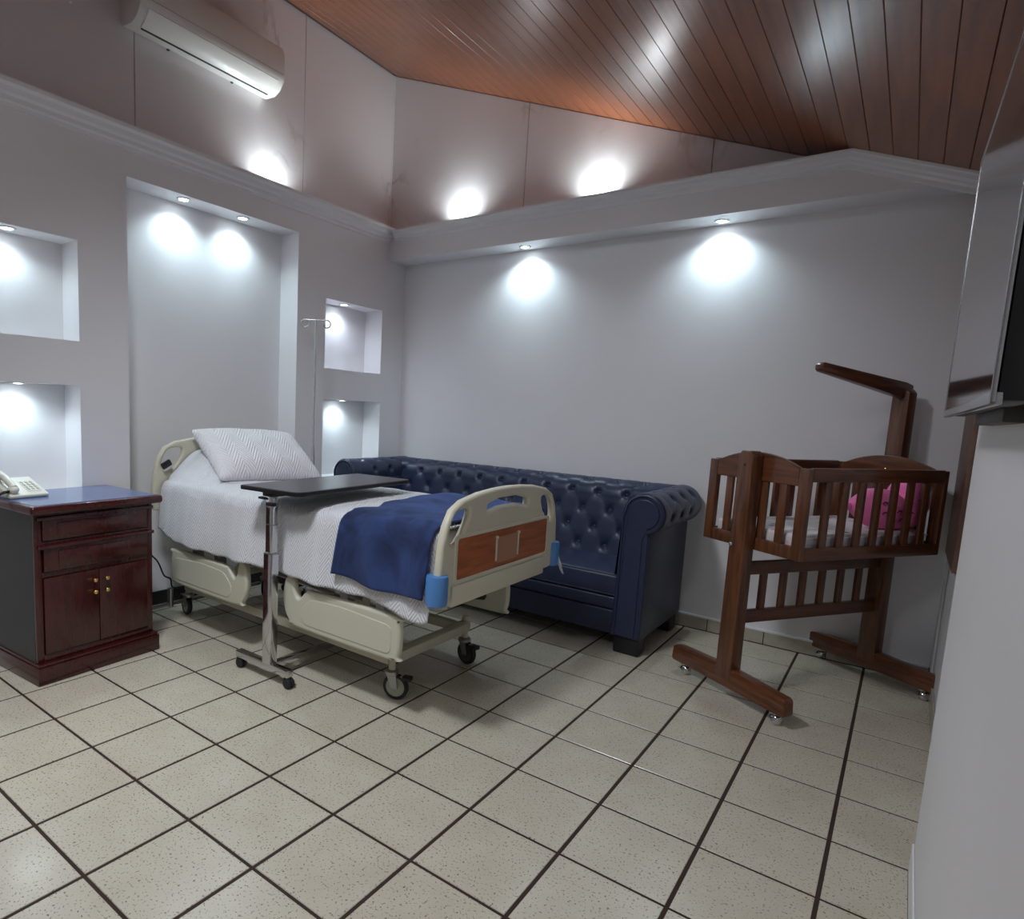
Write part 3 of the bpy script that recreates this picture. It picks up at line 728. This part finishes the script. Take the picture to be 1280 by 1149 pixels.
for k in range(600):
    t = k / 599 * 69.99; q = int(t); f = t - q; a = k * 0.45
    coil.append(Vector(path[q]).lerp(Vector(path[q + 1]), f) + 0.006 * Vector((math.cos(a), 0.4 * math.sin(a), math.sin(a))))
cc = link('coiled_cord', G().tube(coil, 0.0022, 5).me(), M['black'], ph, 60)
cc.matrix_parent_inverse = (Matrix.Translation((-2.35, -2.165, 0.850)) @ Matrix.Rotation(math.radians(6), 4, 'Z')).inverted()

# power cord behind the nightstand
cd = link('power_cord', G().tube(smooth_closed([(-2.50, -1.56, 0.42), (-2.50, -1.44, 0.43), (-2.50, -1.38, 0.385), (-2.50, -1.35, 0.34), (-2.50, -1.318, 0.265), (-2.50, -1.275, 0.235), (-2.50, -1.262, 0.18), (-2.50, -1.19, 0.165), (-2.48, -1.05, 0.15)], 6)[:-6], 0.005, 8).me(), M['black'], None, 60)
tag(cd, 'black power cord hanging between the nightstand and the bed', 'cord')

# ------------------------------------------------------------------ overbed table
ob = thing('overbed_table', 'dark-topped rolling overbed table on a chrome column across the bed', 'table', (-1.36, -1.455, 0))
TTM = Matrix.Translation((-1.335, -1.045, 0.945)) @ Matrix.Rotation(math.radians(5), 4, 'Z')
tt = link('tabletop', plate([rounded([(-0.19, -0.455), (0.20, -0.455), (0.20, 0.455), (-0.19, 0.455)], [0.012, 0.06, 0.03, 0.012], 6)], 0.020, 0.003, TTM), M['edge'], ob, 40)
link('laminate', plate([rounded([(-0.184, -0.449), (0.194, -0.449), (0.194, 0.449), (-0.184, 0.449)], [0.012, 0.058, 0.028, 0.012], 6)], 0.002, 0.0005, TTM @ Matrix.Translation((0, 0, 0.0105))), M['table_top'], tt)
cx_, cy_ = -1.315, -1.455
link('outer_column', G().box(cx_ - 0.032, cx_ + 0.032, cy_ - 0.022, cy_ + 0.022, 0.085, 0.635, 0.005).me(), M['chrome'], ob, 40)
link('inner_column', G().box(cx_ - 0.025, cx_ + 0.025, cy_ - 0.017, cy_ + 0.017, 0.635, 0.925, 0.004).me(), M['chrome'], ob, 40)
link('collar', G().box(cx_ - 0.033, cx_ + 0.033, cy_ - 0.023, cy_ + 0.023, 0.634, 0.639, 0.002).me(), M['steel'], ob)
link('collar', G().box(cx_ - 0.026, cx_ + 0.026, cy_ - 0.018, cy_ + 0.018, 0.776, 0.781, 0.002).me(), M['steel'], ob)
link('bracket', G().box(cx_ - 0.035, cx_ + 0.035, cy_ - 0.03, cy_ + 0.40, 0.915, 0.935, 0.004).box(cx_ - 0.07, cx_ - 0.02, cy_ - 0.028, cy_ - 0.005, 0.897, 0.908, 0.003).box(cx_ - 0.005, cx_ + 0.05, cy_ - 0.034, cy_ - 0.012, 0.872, 0.888, 0.003).me(), M['black'], ob, 40)
link('base_bar', G().box(-1.56, -1.16, -1.475, -1.435, 0.055, 0.090, 0.004).me(), M['chrome'], ob, 40)
link('base_bar', G().box(-1.56, -1.16, -0.86, -0.83, 0.055, 0.085, 0.004).me(), M['chrome'], ob, 40)
link('base_spine', G().box(cx_ - 0.02, cx_ + 0.02, -1.435, -0.86, 0.055, 0.085, 0.004).me(), M['chrome'], ob, 40)
for x in (-1.545, -1.178):
    for y in (-1.455, -0.845):
        c = link('castor', G().cyl((x, y, 0.03), (x, y, 0.06), 0.008, n=12).me(), M['steel'], ob)
        for s in (-1, 1):
            link('wheel', G().lathe([(0.004, -0.009), (0.020, -0.009), (0.026, -0.004), (0.026, 0.004), (0.020, 0.009), (0.004, 0.009)], Matrix.Translation((x + 0.008, y + s * 0.011, 0.026)) @ Matrix.Rotation(PI / 2, 4, 'X'), 20).me(), M['rubber'], c, 40)
        link('hood', G().sph((x, y, 0.042), 0.022, 14, 8, (1, 0.9, 0.7)).me(), M['black'], c, 60)

# ------------------------------------------------------------------ IV pole
iv = thing('iv_pole', 'thin chrome IV pole with two ring hooks behind the bed', 'pole', (-2.32, -0.272, 0))
px_, py_ = -2.32, -0.272
link('pole', G().cyl((px_, py_, 0.06), (px_, py_, 1.05), 0.0125, n=16).cyl((px_, py_, 1.05), (px_, py_, 1.945), 0.009, n=16).me(), M['pole'], iv, 40)
link('collar', G().lathe([(0.013, 0.80), (0.018, 0.805), (0.018, 0.835), (0.013, 0.84)], Matrix.Translation((px_, py_, 0)), 16).me(), M['black'], iv, 40)
ax_ = Vector((0.75, 0.66, 0)).normalized()
def hook(s):
    c = Vector((px_, py_, 1.945)); pts = [c, c + ax_ * s * 0.075]
    e = c + ax_ * s * 0.075
    for k in range(15):
        a = PI / 2 - k / 14 * PI * 1.75
        pts.append(e + ax_ * s * 0.026 * math.cos(a) + Vector((0, 0, -0.026 + 0.026 * math.sin(a))))
    return G().tube(pts, 0.0055, 8).me()
for s in (-1, 1): link('hook', hook(s), M['pole'], iv, 60)
for k in range(5):
    a = 2 * PI * k / 5 + 0.3
    e = (px_ + 0.185 * math.cos(a), py_ + 0.185 * math.sin(a))
    l_ = link('base_leg', G().tube([(px_, py_, 0.085), (px_ + 0.1 * math.cos(a), py_ + 0.1 * math.sin(a), 0.075), (*e, 0.058)], 0.011, 10).me(), M['pole'], iv, 60)
    link('castor', G().lathe([(0.004, -0.01), (0.022, -0.01), (0.025, 0), (0.022, 0.01), (0.004, 0.01)], Matrix.Translation((*e, 0.025)) @ Matrix.Rotation(PI / 2, 4, 'X'), 16).cyl((*e, 0.03), (*e, 0.06), 0.006, n=8).me(), M['rubber'], l_, 40)

# ------------------------------------------------------------------ chesterfield sofa
SX0, SX1, SY0, SY1 = -2.515, 0.05, 0.135, 0.935
sofa = thing('chesterfield_sofa', 'navy leather button-tufted sofa with rolled arms against the back wall', 'sofa', (-1.23, 0.53, 0))
BA, BB = 0.19, 0.118                       # button lattice
def tuft(s, v, amp=1.0):
    """height at arc position: s along the length, v along the profile"""
    best = 9.0
    r0 = round(v / BB)
    for r in (r0 - 1, r0, r0 + 1):
        off = 0.5 * BA if r % 2 else 0.0
        c0 = round((s - off) / BA)
        for c in (c0 - 1, c0, c0 + 1):
            d = math.hypot(s - (c * BA + off), v - r * BB); best = min(best, d)
    p = s / BA + v / (2 * BB); q = s / BA - v / (2 * BB)
    fold = min(abs(math.sin(PI * p)), abs(math.sin(PI * q)))
    return amp * (-0.022 * math.exp(-(best / 0.020) ** 2) - 0.007 * math.exp(-(best / 0.045) ** 2) - 0.002 * math.exp(-(fold / 0.25) ** 2))
def profile(inner0, inner1, centre, r, a_end):
    """points (o, z): straight inner face from inner0 to tangent, then over the roll to angle a_end (degrees)"""
    pts = []
    for k in range(26): t = k / 26; pts.append((inner0[0] + (inner1[0] - inner0[0]) * t, inner0[1] + (inner1[1] - inner0[1]) * t))
    for k in range(46): a = math.radians(180 + (a_end - 180) * k / 45); pts.append((centre[0] + r * math.cos(a), centre[1] + r * math.sin(a)))
    return pts
def swept(prof, s0, s1, ns, to_world, amp_fn, v_shift=0.0):
    arc = [0.0]
    for a, b in zip(prof, prof[1:]): arc.append(arc[-1] + math.hypot(b[0] - a[0], b[1] - a[1]))
    nv = len(prof); nr = []
    for j in range(nv):
        a, b = prof[max(0, j - 1)], prof[min(nv - 1, j + 1)]
        t = Vector((b[0] - a[0], b[1] - a[1])).normalized(); nr.append((-t.y, t.x))
    vs = []
    for i in range(ns):
        s = s0 + (s1 - s0) * i / (ns - 1)
        for j in range(nv):
            h = tuft(s, arc[j] + v_shift, amp_fn(s, arc[j], arc[-1])) 
            vs.append(to_world(s, prof[j][0] + nr[j][0] * h, prof[j][1] + nr[j][1] * h))
    fs = [(i * nv + j, (i + 1) * nv + j, (i + 1) * nv + j + 1, i * nv + j + 1) for i in range(ns - 1) for j in range(nv - 1)]
    me = bpy.data.meshes.new('swept'); me.from_pydata([tuple(v) for v in vs], [], fs); me.update()
    return me, arc, nr
btn = G().lathe([(0.011, 0.0), (0.012, 0.003), (0.009, 0.006), (0.0005, 0.0075)], n=14).me('button')
btn.materials.append(M['leather'])
for p in btn.polygons: p.use_smooth = True
def buttons(prof, arc, nr, s0, s1, v0, v1, to_world, parent, dep=-0.0295):
    r = 0
    for r in range(0, 12):
        v = r * BB
        if not (v0 <= v <= v1): continue
        j = min(range(len(arc)), key=lambda q: abs(arc[q] - v))
        for c in range(-30, 30):
            s = c * BA + (0.5 * BA if r % 2 else 0)
            if not (s0 <= s <= s1): continue
            p = to_world(s, prof[j][0] + nr[j][0] * dep, prof[j][1] + nr[j][1] * dep)
            n = (to_world(s, prof[j][0] + nr[j][0], prof[j][1] + nr[j][1]) - to_world(s, prof[j][0], prof[j][1])).normalized()
            o = bpy.data.objects.new('button', btn); COL.objects.link(o); o.parent = parent
            o.location = p; o.rotation_euler = Vector((0, 0, 1)).rotation_difference(n).to_euler()
RC, RZ, RR = 0.0, 0.832, 0.118
def ramp_amp(lo, hi):
    return lambda s, v, V: sst(0.02, 0.10, v) * sst(V, V - 0.10, v) * sst(lo - 0.03, lo + 0.06, s) * sst(hi + 0.03, hi - 0.06, s)
# back: offset axis is +Y (toward the wall)
W_back = lambda s, o, z: Vector((s, 0.812 + o, z))
pb = profile((-0.20, 0.40), (-0.118, 0.832), (0, RZ), RR, -20)
me, arc, nr = swept(pb, SX0 + 0.10, SX1 - 0.10, 330, W_back, ramp_amp(SX0 + 0.2, SX1 - 0.2))
back = link('backrest', me, M['leather'], sofa, 180)
buttons(pb, arc, nr, SX0 + 0.26, SX1 - 0.26, 0.05, arc[-1] - 0.08, W_back, back)
link('back_shell', G().box(SX0 + 0.11, SX1 - 0.11, 0.70, SY1 - 0.03, 0.10, 0.83, 0.01).me(), M['leather'], sofa, 40)
# arms
for side in (1, -1):
    xc = (SX1 - 0.118) if side > 0 else (SX0 + 0.118)
    W_arm = (lambda s, o, z, xc=xc, side=side: Vector((xc + side * o, s, z)))
    pa = profile((-0.145, 0.40), (-0.118, 0.832), (0, RZ), RR, -75)
    me, arc, nr = swept(pa, SY0 + 0.004, SY1 - 0.06, 130, W_arm, ramp_amp(SY0 + 0.08, SY1 - 0.12))
    if side > 0:
        bm = bmesh.new(); bm.from_mesh(me); bmesh.ops.reverse_faces(bm, faces=bm.faces); bm.to_mesh(me); bm.free()
    arm = link('arm', me, M['leather'], sofa, 180)
    buttons(pa, arc, nr, SY0 + 0.10, SY1 - 0.16, 0.05, arc[-1] - 0.06, W_arm, arm)
    # outer shell of the arm
    xo, xi = xc + side * 0.035, xc - side * 0.13
    link('arm_shell', G().box(min(xo, xi), max(xo, xi), SY0 + 0.012, SY1 - 0.02, 0.10, 0.80, 0.008).me(), M['leather'], arm, 40)
    # front facing: scroll and column
    def facing(r, dx, z0):
        pts = []
        for k in range(31):
            a = math.radians(-75 + (255) * k / 30); pts.append((xc + side * r * math.cos(a), RZ + r * math.sin(a)))
        pts += [(xc - side * (0.140 - dx), z0), (xc + side * (0.035 - dx), z0), (xc + side * (0.035 - dx), RZ - 0.14), (xc + side * 0.028, RZ - r)]
        return pts if side > 0 else pts[::-1]
    link('front_facing', plate([facing(0.116, 0.0, 0.105)], 0.030, 0.012, FR_XZ(SY0 + 0.008), 3), M['leather'], arm, 50)
    link('scroll_panel', plate([facing(0.086, 0.030, 0.115)], 0.014, 0.006, FR_XZ(SY0 - 0.008), 2), M['leather'], arm, 50)
    pip = [Vector((xc + side * 0.103 * math.cos(math.radians(a)), SY0 - 0.010, RZ + 0.103 * math.sin(math.radians(a)))) for a in range(-80, 181, 6)]
    pip += [Vector((xc - side * 0.112, SY0 - 0.010, z / 100)) for z in range(80, 10, -6)]
    link('piping', G().tube(pip, 0.005, 8).me(), M['leather'], arm, 60)
# seat base, band and cushion
x0, x1 = SX0 + 0.245, SX1 - 0.245
link('front_panel', G().box(x0 - 0.03, x1 + 0.03, SY0 + 0.02, 0.72, 0.10, 0.245, 0.012, 3).me(), M['leather'], sofa, 40)
link('front_band', G().box(x0 - 0.03, x1 + 0.03, SY0 + 0.012, 0.72, 0.248, 0.325, 0.014, 3).me(), M['leather'], sofa, 40)
def cushion():
    g = G(); g.box(x0 - 0.015, x1 + 0.015, SY0 + 0.005, 0.70, 0.330, 0.462, 0.026, 4); me = g.me(); return me
cu = link('seat_cushion', cushion(), M['leather'], sofa, 40)
link('piping', G().tube([(x0, SY0 + 0.012, 0.455), (x1, SY0 + 0.012, 0.455)], 0.006, 8).tube([(x0, SY0 + 0.012, 0.337), (x1, SY0 + 0.012, 0.337)], 0.006, 8).me(), M['leather'], cu, 60)
for x in (SX0 + 0.165, SX1 - 0.165):
    for y in (SY0 + 0.075, SY1 - 0.12):
        link('foot', G().box(x - 0.075, x + 0.075, y - 0.06, y + 0.06, 0.0, 0.102, 0.012).me(), M['foot_wood'], sofa, 40)

# ------------------------------------------------------------------ rocking crib (local x = length a, local y = -b)
P1 = (0.462, -0.043); ANG = math.atan2(0.840, 0.542)
crib = thing('rocking_crib', 'dark wooden baby cradle on a wheeled stand with a canopy arm', 'crib', (P1[0], P1[1], 0), ANG, world=False)
CW, CR = M['crib_wood'], M['crib_rail']
Z0, Z1, HB = 0.757, 1.177, 0.285
A0, A1 = 0.040, 0.968
# local y = -b  (near side, facing the camera, is y = -HB)
def crib_end(a, inner):
    e = link('end_panel', G().box(a, a + 0.03, -HB, -HB + 0.05, Z0, Z1 - 0.004, 0.004).box(a, a + 0.03, HB - 0.05, HB, Z0, Z1 - 0.004, 0.004).box(a + 0.002, a + 0.028, -HB + 0.05, HB - 0.05, Z0, Z0 + 0.06, 0.003).me(), CW, crib, 40)
    top = [(-HB + 0.05, Z1 - 0.085), (HB - 0.05, Z1 - 0.085), (HB - 0.05, Z1 - 0.006)]
    n = 16
    for k in range(n + 1):
        y = (HB - 0.05) - (2 * HB - 0.10) * k / n; top.append((y, Z1 - 0.006 + 0.056 * (1 - (y / (HB - 0.05)) ** 2)))
    top.append((-HB + 0.05, Z1 - 0.006))
    link('arched_rail', G().prism(top[:3] + top[3:-1], 0, a + 0.002, a + 0.028).bevel(0.003, 1).me(), M['crib_rail_y'], e, 40)
    for y in (-0.155, -0.052, 0.052, 0.155):
        link('slat', G().box(a + 0.008, a + 0.024, y - 0.020, y + 0.020, Z0 + 0.055, Z1 - 0.08, 0.003).me(), CW, e, 40)
    link('bolt', G().sph((inner, 0, Z1 - 0.02), 0.008, 12, 8).me(), M['brass'], e, 60)
M['crib_rail_y'] = wood('crib_walnut_end_rail', srgb(70, 38, 22), srgb(120, 72, 44), 0.28, axis=1, stretch=10, scale=5, coat=0.2)
crib_end(A0, A0 + 0.032); crib_end(A1 - 0.03, A1 - 0.032)
for y in (-HB, HB - 0.024):
    s = link('side_panel', G().box(A0 + 0.03, A1 - 0.03, y, y + 0.024, Z1 - 0.062, Z1, 0.004).box(A0 + 0.03, A1 - 0.03, y, y + 0.024, Z0, Z0 + 0.058, 0.004).me(), CR, crib, 40)
    for k in range(7):
        a = A0 + 0.03 + (k + 1) * (A1 - A0 - 0.06) / 8
        link('slat', G().box(a - 0.021, a + 0.021, y + 0.004, y + 0.020, Z0 + 0.055, Z1 - 0.06, 0.003).me(), CW, s, 40)
link('bottom_board', G().box(A0 + 0.03, A1 - 0.03, -HB + 0.024, HB - 0.024, Z0 + 0.012, Z0 + 0.026).me(), CR, crib)
# stand: posts, feet, castors
def stand_end(a0, a1, top, tilt_top):
    p = link('post', G().prism([(-0.048, 0.10), (0.048, 0.10), (0.042, top - 0.02), (0.025, top), (-0.025, top), (-0.042, top - 0.02)], 0, a0, a1).bevel(0.004, 2).me(), CW, crib, 40)
    am = (a0 + a1) / 2
    foot = [(-0.345, 0.060), (0.345, 0.060), (0.355, 0.075), (0.350, 0.135), (0.335, 0.148), (0.06, 0.160), (-0.06, 0.160), (-0.335, 0.148), (-0.350, 0.135), (-0.355, 0.075)]
    link('foot', G().prism(foot, 0, am - 0.030, am + 0.030).bevel(0.008, 2).me(), M['crib_rail_y'], crib, 40)
    for y in (-0.285, 0.285):
        c = link('castor', G().cyl((am, y, 0.03), (am, y, 0.062), 0.007, n=10).lathe([(0.004, 0.05), (0.02, 0.052), (0.02, 0.058), (0.004, 0.06)], Matrix.Translation((am, y, 0)), 16).me(), M['chrome'], crib, 40)
        link('wheel', G().sph((am + 0.008, y - 0.006, 0.0245), 0.0245, 18, 12).me(), M['rubber'], c, 60)
        link('wheel_hood', G().lathe([(0.027, -0.010), (0.0275, 0.0), (0.024, 0.012), (0.012, 0.023), (0.0005, 0.027)], Matrix.Translation((am + 0.008, y - 0.006, 0.026)) @ Matrix.Rotation(0.9, 4, 'X'), 20).me(), M['chrome'], c, 60)
    return p
p1 = stand_end(-0.028, 0.036, 1.232, False)
link('bolt', G().sph((-0.030, 0.030, 0.775), 0.011, 12, 8).me(), M['chrome'], p1, 60)
link('bolt_hole', G().cyl((-0.0285, 0.0, 1.165), (-0.0275, 0.0, 1.165), 0.007, n=12).me(), M['black'], p1)
p2 = stand_end(0.972, 1.034, 1.575, True)
# canopy arm
arm_poly = [(1.030, 1.545), (1.030, 1.595), (0.98, 1.608), (0.385, 1.672), (0.372, 1.660), (0.372, 1.638), (0.385, 1.628), (0.965, 1.528)]
link('canopy_arm', G().prism(arm_poly, 1, -0.022, 0.022).bevel(0.004, 2).me(), CR, crib, 40)
# lower stretcher with slats
st = link('stretcher', G().box(0.036, 0.972, -0.014, 0.014, 0.625, 0.690, 0.004).box(0.036, 0.972, -0.014, 0.014, 0.380, 0.445, 0.004).me(), CR, crib, 40)
for k in range(6):
    a = 0.036 + (k + 1) * 0.936 / 7
    link('slat', G().box(a - 0.020, a + 0.020, -0.009, 0.009, 0.44, 0.63, 0.003).me(), CW, st, 40)
# mattress and plush pillow as things of their own
def to_crib(p):
    c, s = math.cos(ANG), math.sin(ANG); return (P1[0] + c * p[0] - s * p[1], P1[1] + s * p[0] + c * p[1], p[2])
cm = thing('crib_mattress', 'white and pink printed mattress lying in the wooden cradle', 'mattress', to_crib((0.505, 0, Z0 + 0.027)), ANG, world=False)
link('mattress_pad', G().box(-0.425, 0.425, -0.245, 0.245, 0.0, 0.085, 0.022, 4).me(), M['sheet'], cm, 60)
link('piping', G().tube([(-0.42, -0.247, 0.07), (0.42, -0.247, 0.07)], 0.004, 6).tube([(-0.42, -0.247, 0.015), (0.42, -0.247, 0.015)], 0.004, 6).me(), M['tag'], cm, 60)
# pink plush: a fat body with a raised round head lobe
def blob(cx, cz, pts, thick, mt, n=60, m=20):
    out = smooth_closed(pts, 6); N = len(out); vs = []; fs = []
    for s in (1, -1):
        for k in range(m):
            t = k / (m - 1); r = math.sin(t * PI / 2)
            d = thick * math.cos(t * PI / 2) ** 0.85
            for q in out: vs.append((cx + (q[0] - cx) * r, s * -d, cz + (q[1] - cz) * r))
    for s in (0, 1):
        o = s * m * N
        for k in range(m - 1):
            for i in range(N):
                q = (o + k * N + i, o + k * N + (i + 1) % N, o + (k + 1) * N + (i + 1) % N, o + (k + 1) * N + i)
                fs.append(q if s else q[::-1])
    me = bpy.data.meshes.new('blob'); me.from_pydata(vs, [], fs)
    bm = bmesh.new(); bm.from_mesh(me); bmesh.ops.remove_doubles(bm, verts=bm.verts, dist=2e-4); bmesh.ops.recalc_face_normals(bm, faces=bm.faces); bm.to_mesh(me); bm.free()
    return me
pk = thing('plush_cushion', 'pink bird-shaped plush cushion standing in the wooden cradle', 'cushion', to_crib((0.755, -0.165, Z0 + 0.113)), ANG - 0.15, world=False)
body = [(-0.255, 0.115), (-0.215, 0.160), (-0.13, 0.200), (-0.02, 0.195), (0.03, 0.175), (0.045, 0.225), (0.075, 0.275), (0.13, 0.285), (0.185, 0.245), (0.225, 0.17), (0.225, 0.10), (0.185, 0.035), (0.10, 0.004), (-0.02, 0.0), (-0.12, 0.012), (-0.20, 0.055)]
link('plush_body', blob(0.02, 0.105, [(x * 0.93, z) for x, z in body], 0.075, None), M['pink'], pk, 180)
def stitch(pts):
    return G().tube(pts, 0.0028, 6).me()
for x, z, s in ((-0.21, 0.115, 1), (-0.10, 0.135, -1), (-0.095, 0.085, -1), (-0.02, 0.095, -1), (0.03, 0.14, -1), (0.04, 0.09, -1), (0.105, 0.155, -1), (0.11, 0.11, -1), (0.0, 0.055, -1)):
    fx, fz = (x - 0.02) / 0.245, (z - 0.11) / 0.14
    y = -0.075 * max(0.05, math.sqrt(max(0, 1 - min(0.98, fx * fx + fz * fz * 0.6)))) - 0.004
    link('stitch', stitch([(x - 0.016, y, z + s * 0.002), (x - 0.006, y - 0.001, z + s * 0.009 * -1), (x + 0.008, y - 0.001, z - s * 0.006), (x + 0.018, y, z + s * -0.002)]), M['stitch'], pk, 60)
link('eye', G().sph((0.070, -0.040, 0.248), 0.012, 12, 8, (1, 0.6, 1.3)).me(), M['stitch'], pk, 60)
link('beak', G().sph((-0.245, 0, 0.112), 0.020, 12, 8, (1.2, 0.9, 0.9)).me(), M['pink'], pk, 60)
link('sewn_tag', G().box(0.195, 0.24, -0.003, 0.003, 0.195, 0.235, 0.001).me(), M['tag'], pk)

# ------------------------------------------------------------------ air conditioner
ac = thing('air_conditioner', 'white split air conditioner high on the marble-panelled wall', 'air conditioner', (XU, -0.90, 3.42))
AY0, AY1 = -1.425, -0.42
prof = [(XU + 0.001, 3.44), (XU + 0.03, 3.425), (XU + 0.12, 3.418), (XU + 0.175, 3.440), (XU + 0.212, 3.485), (XU + 0.222, 3.53), (XU + 0.218, 3.66), (XU + 0.20, 3.70), (XU + 0.12, 3.715), (XU + 0.001, 3.715)]
link('casing', G().prism(prof, 1, AY0, AY1).bevel(0.006, 2, 60).me(), M['ac'], ac, 35)
def on_curve(t):
    a, b = Vector((XU + 0.125, 3.4185)), Vector((XU + 0.212, 3.485)); m = Vector((XU + 0.178, 3.436))
    return (1 - t) ** 2 * a + 2 * t * (1 - t) * m + t * t * b
flp = [on_curve(t / 6) for t in range(7)]
fo = [(p.x + 0.004 * (k / 6), p.y - 0.005) for k, p in enumerate(flp)] + [(p.x, p.y + 0.001) for p in flp[::-1]]
fl_ = link('air_flap', G().prism(fo, 1, AY0 + 0.05, AY1 - 0.05).me(), M['ac'], ac, 40)
link('slot', G().box(XU + 0.108, XU + 0.124, AY0 + 0.06, AY1 - 0.06, 3.4115, 3.420, 0.001).me(), M['slot'], fl_)
for y in (-1.15, -0.70):
    link('catch', G().box(XU + 0.02, XU + 0.034, y - 0.008, y + 0.008, 3.419, 3.428, 0.001).me(), M['slot'], ac)
link('front_seam', G().box(XU + 0.2195, XU + 0.2225, AY0 + 0.01, AY1 - 0.01, 3.527, 3.531).me(), M['key'], ac)

# ------------------------------------------------------------------ wall television
tvd = Vector((-0.017, 1.0, 0)).normalized(); tvn = Vector((-tvd.y, tvd.x, 0))      # tvn points into the room (-X)
TVM = Matrix(((tvn.x, tvd.x, 0, 1.121), (tvn.y, tvd.y, 0, -1.135), (0, 0, 1, 1.403), (0, 0, 0, 1)))   # local x = out of screen, y = away along wall, z up
tv = thing('wall_television', 'flat black television with glossy screen mounted on the right wall', 'television', (1.15, -1.66, 1.403))
TL, TH = 1.055, 0.655
link('tv_body', G().box(-0.050, -0.004, -TL, 0.0, 0.0, TH, 0.008, 2, mtx=TVM).box(-0.068, -0.048, -TL * 0.8, -TL * 0.2, 0.1, TH * 0.75, 0.006, mtx=TVM).me(), M['black'], tv, 40)
bz = G()
bz.box(-0.012, 0.002, -TL, 0.0, -0.004, 0.014, 0.002, mtx=TVM); bz.box(-0.012, 0.002, -TL, 0.0, TH - 0.008, TH + 0.002, 0.002, mtx=TVM)
bz.box(-0.004, 0.002, -TL - 0.002, -TL + 0.008, 0, TH, 0.001, mtx=TVM); bz.box(-0.012, 0.002, -0.006, 0.002, 0, TH, 0.002, mtx=TVM)
link('bezel', bz.me(), M['silver'], tv, 40)
link('screen', G().box(-0.006, 0.0005, -TL + 0.008, -0.006, 0.014, TH - 0.008, mtx=TVM).me(), M['screen'], tv)
link('wall_bracket', G().box(1.172, XN, -1.95, -1.40, 1.378, 1.42, 0.004).box(1.165, XN, -1.9, -1.45, 1.55, 1.85, 0.004).me(), M['dark_wheel'], tv, 40)
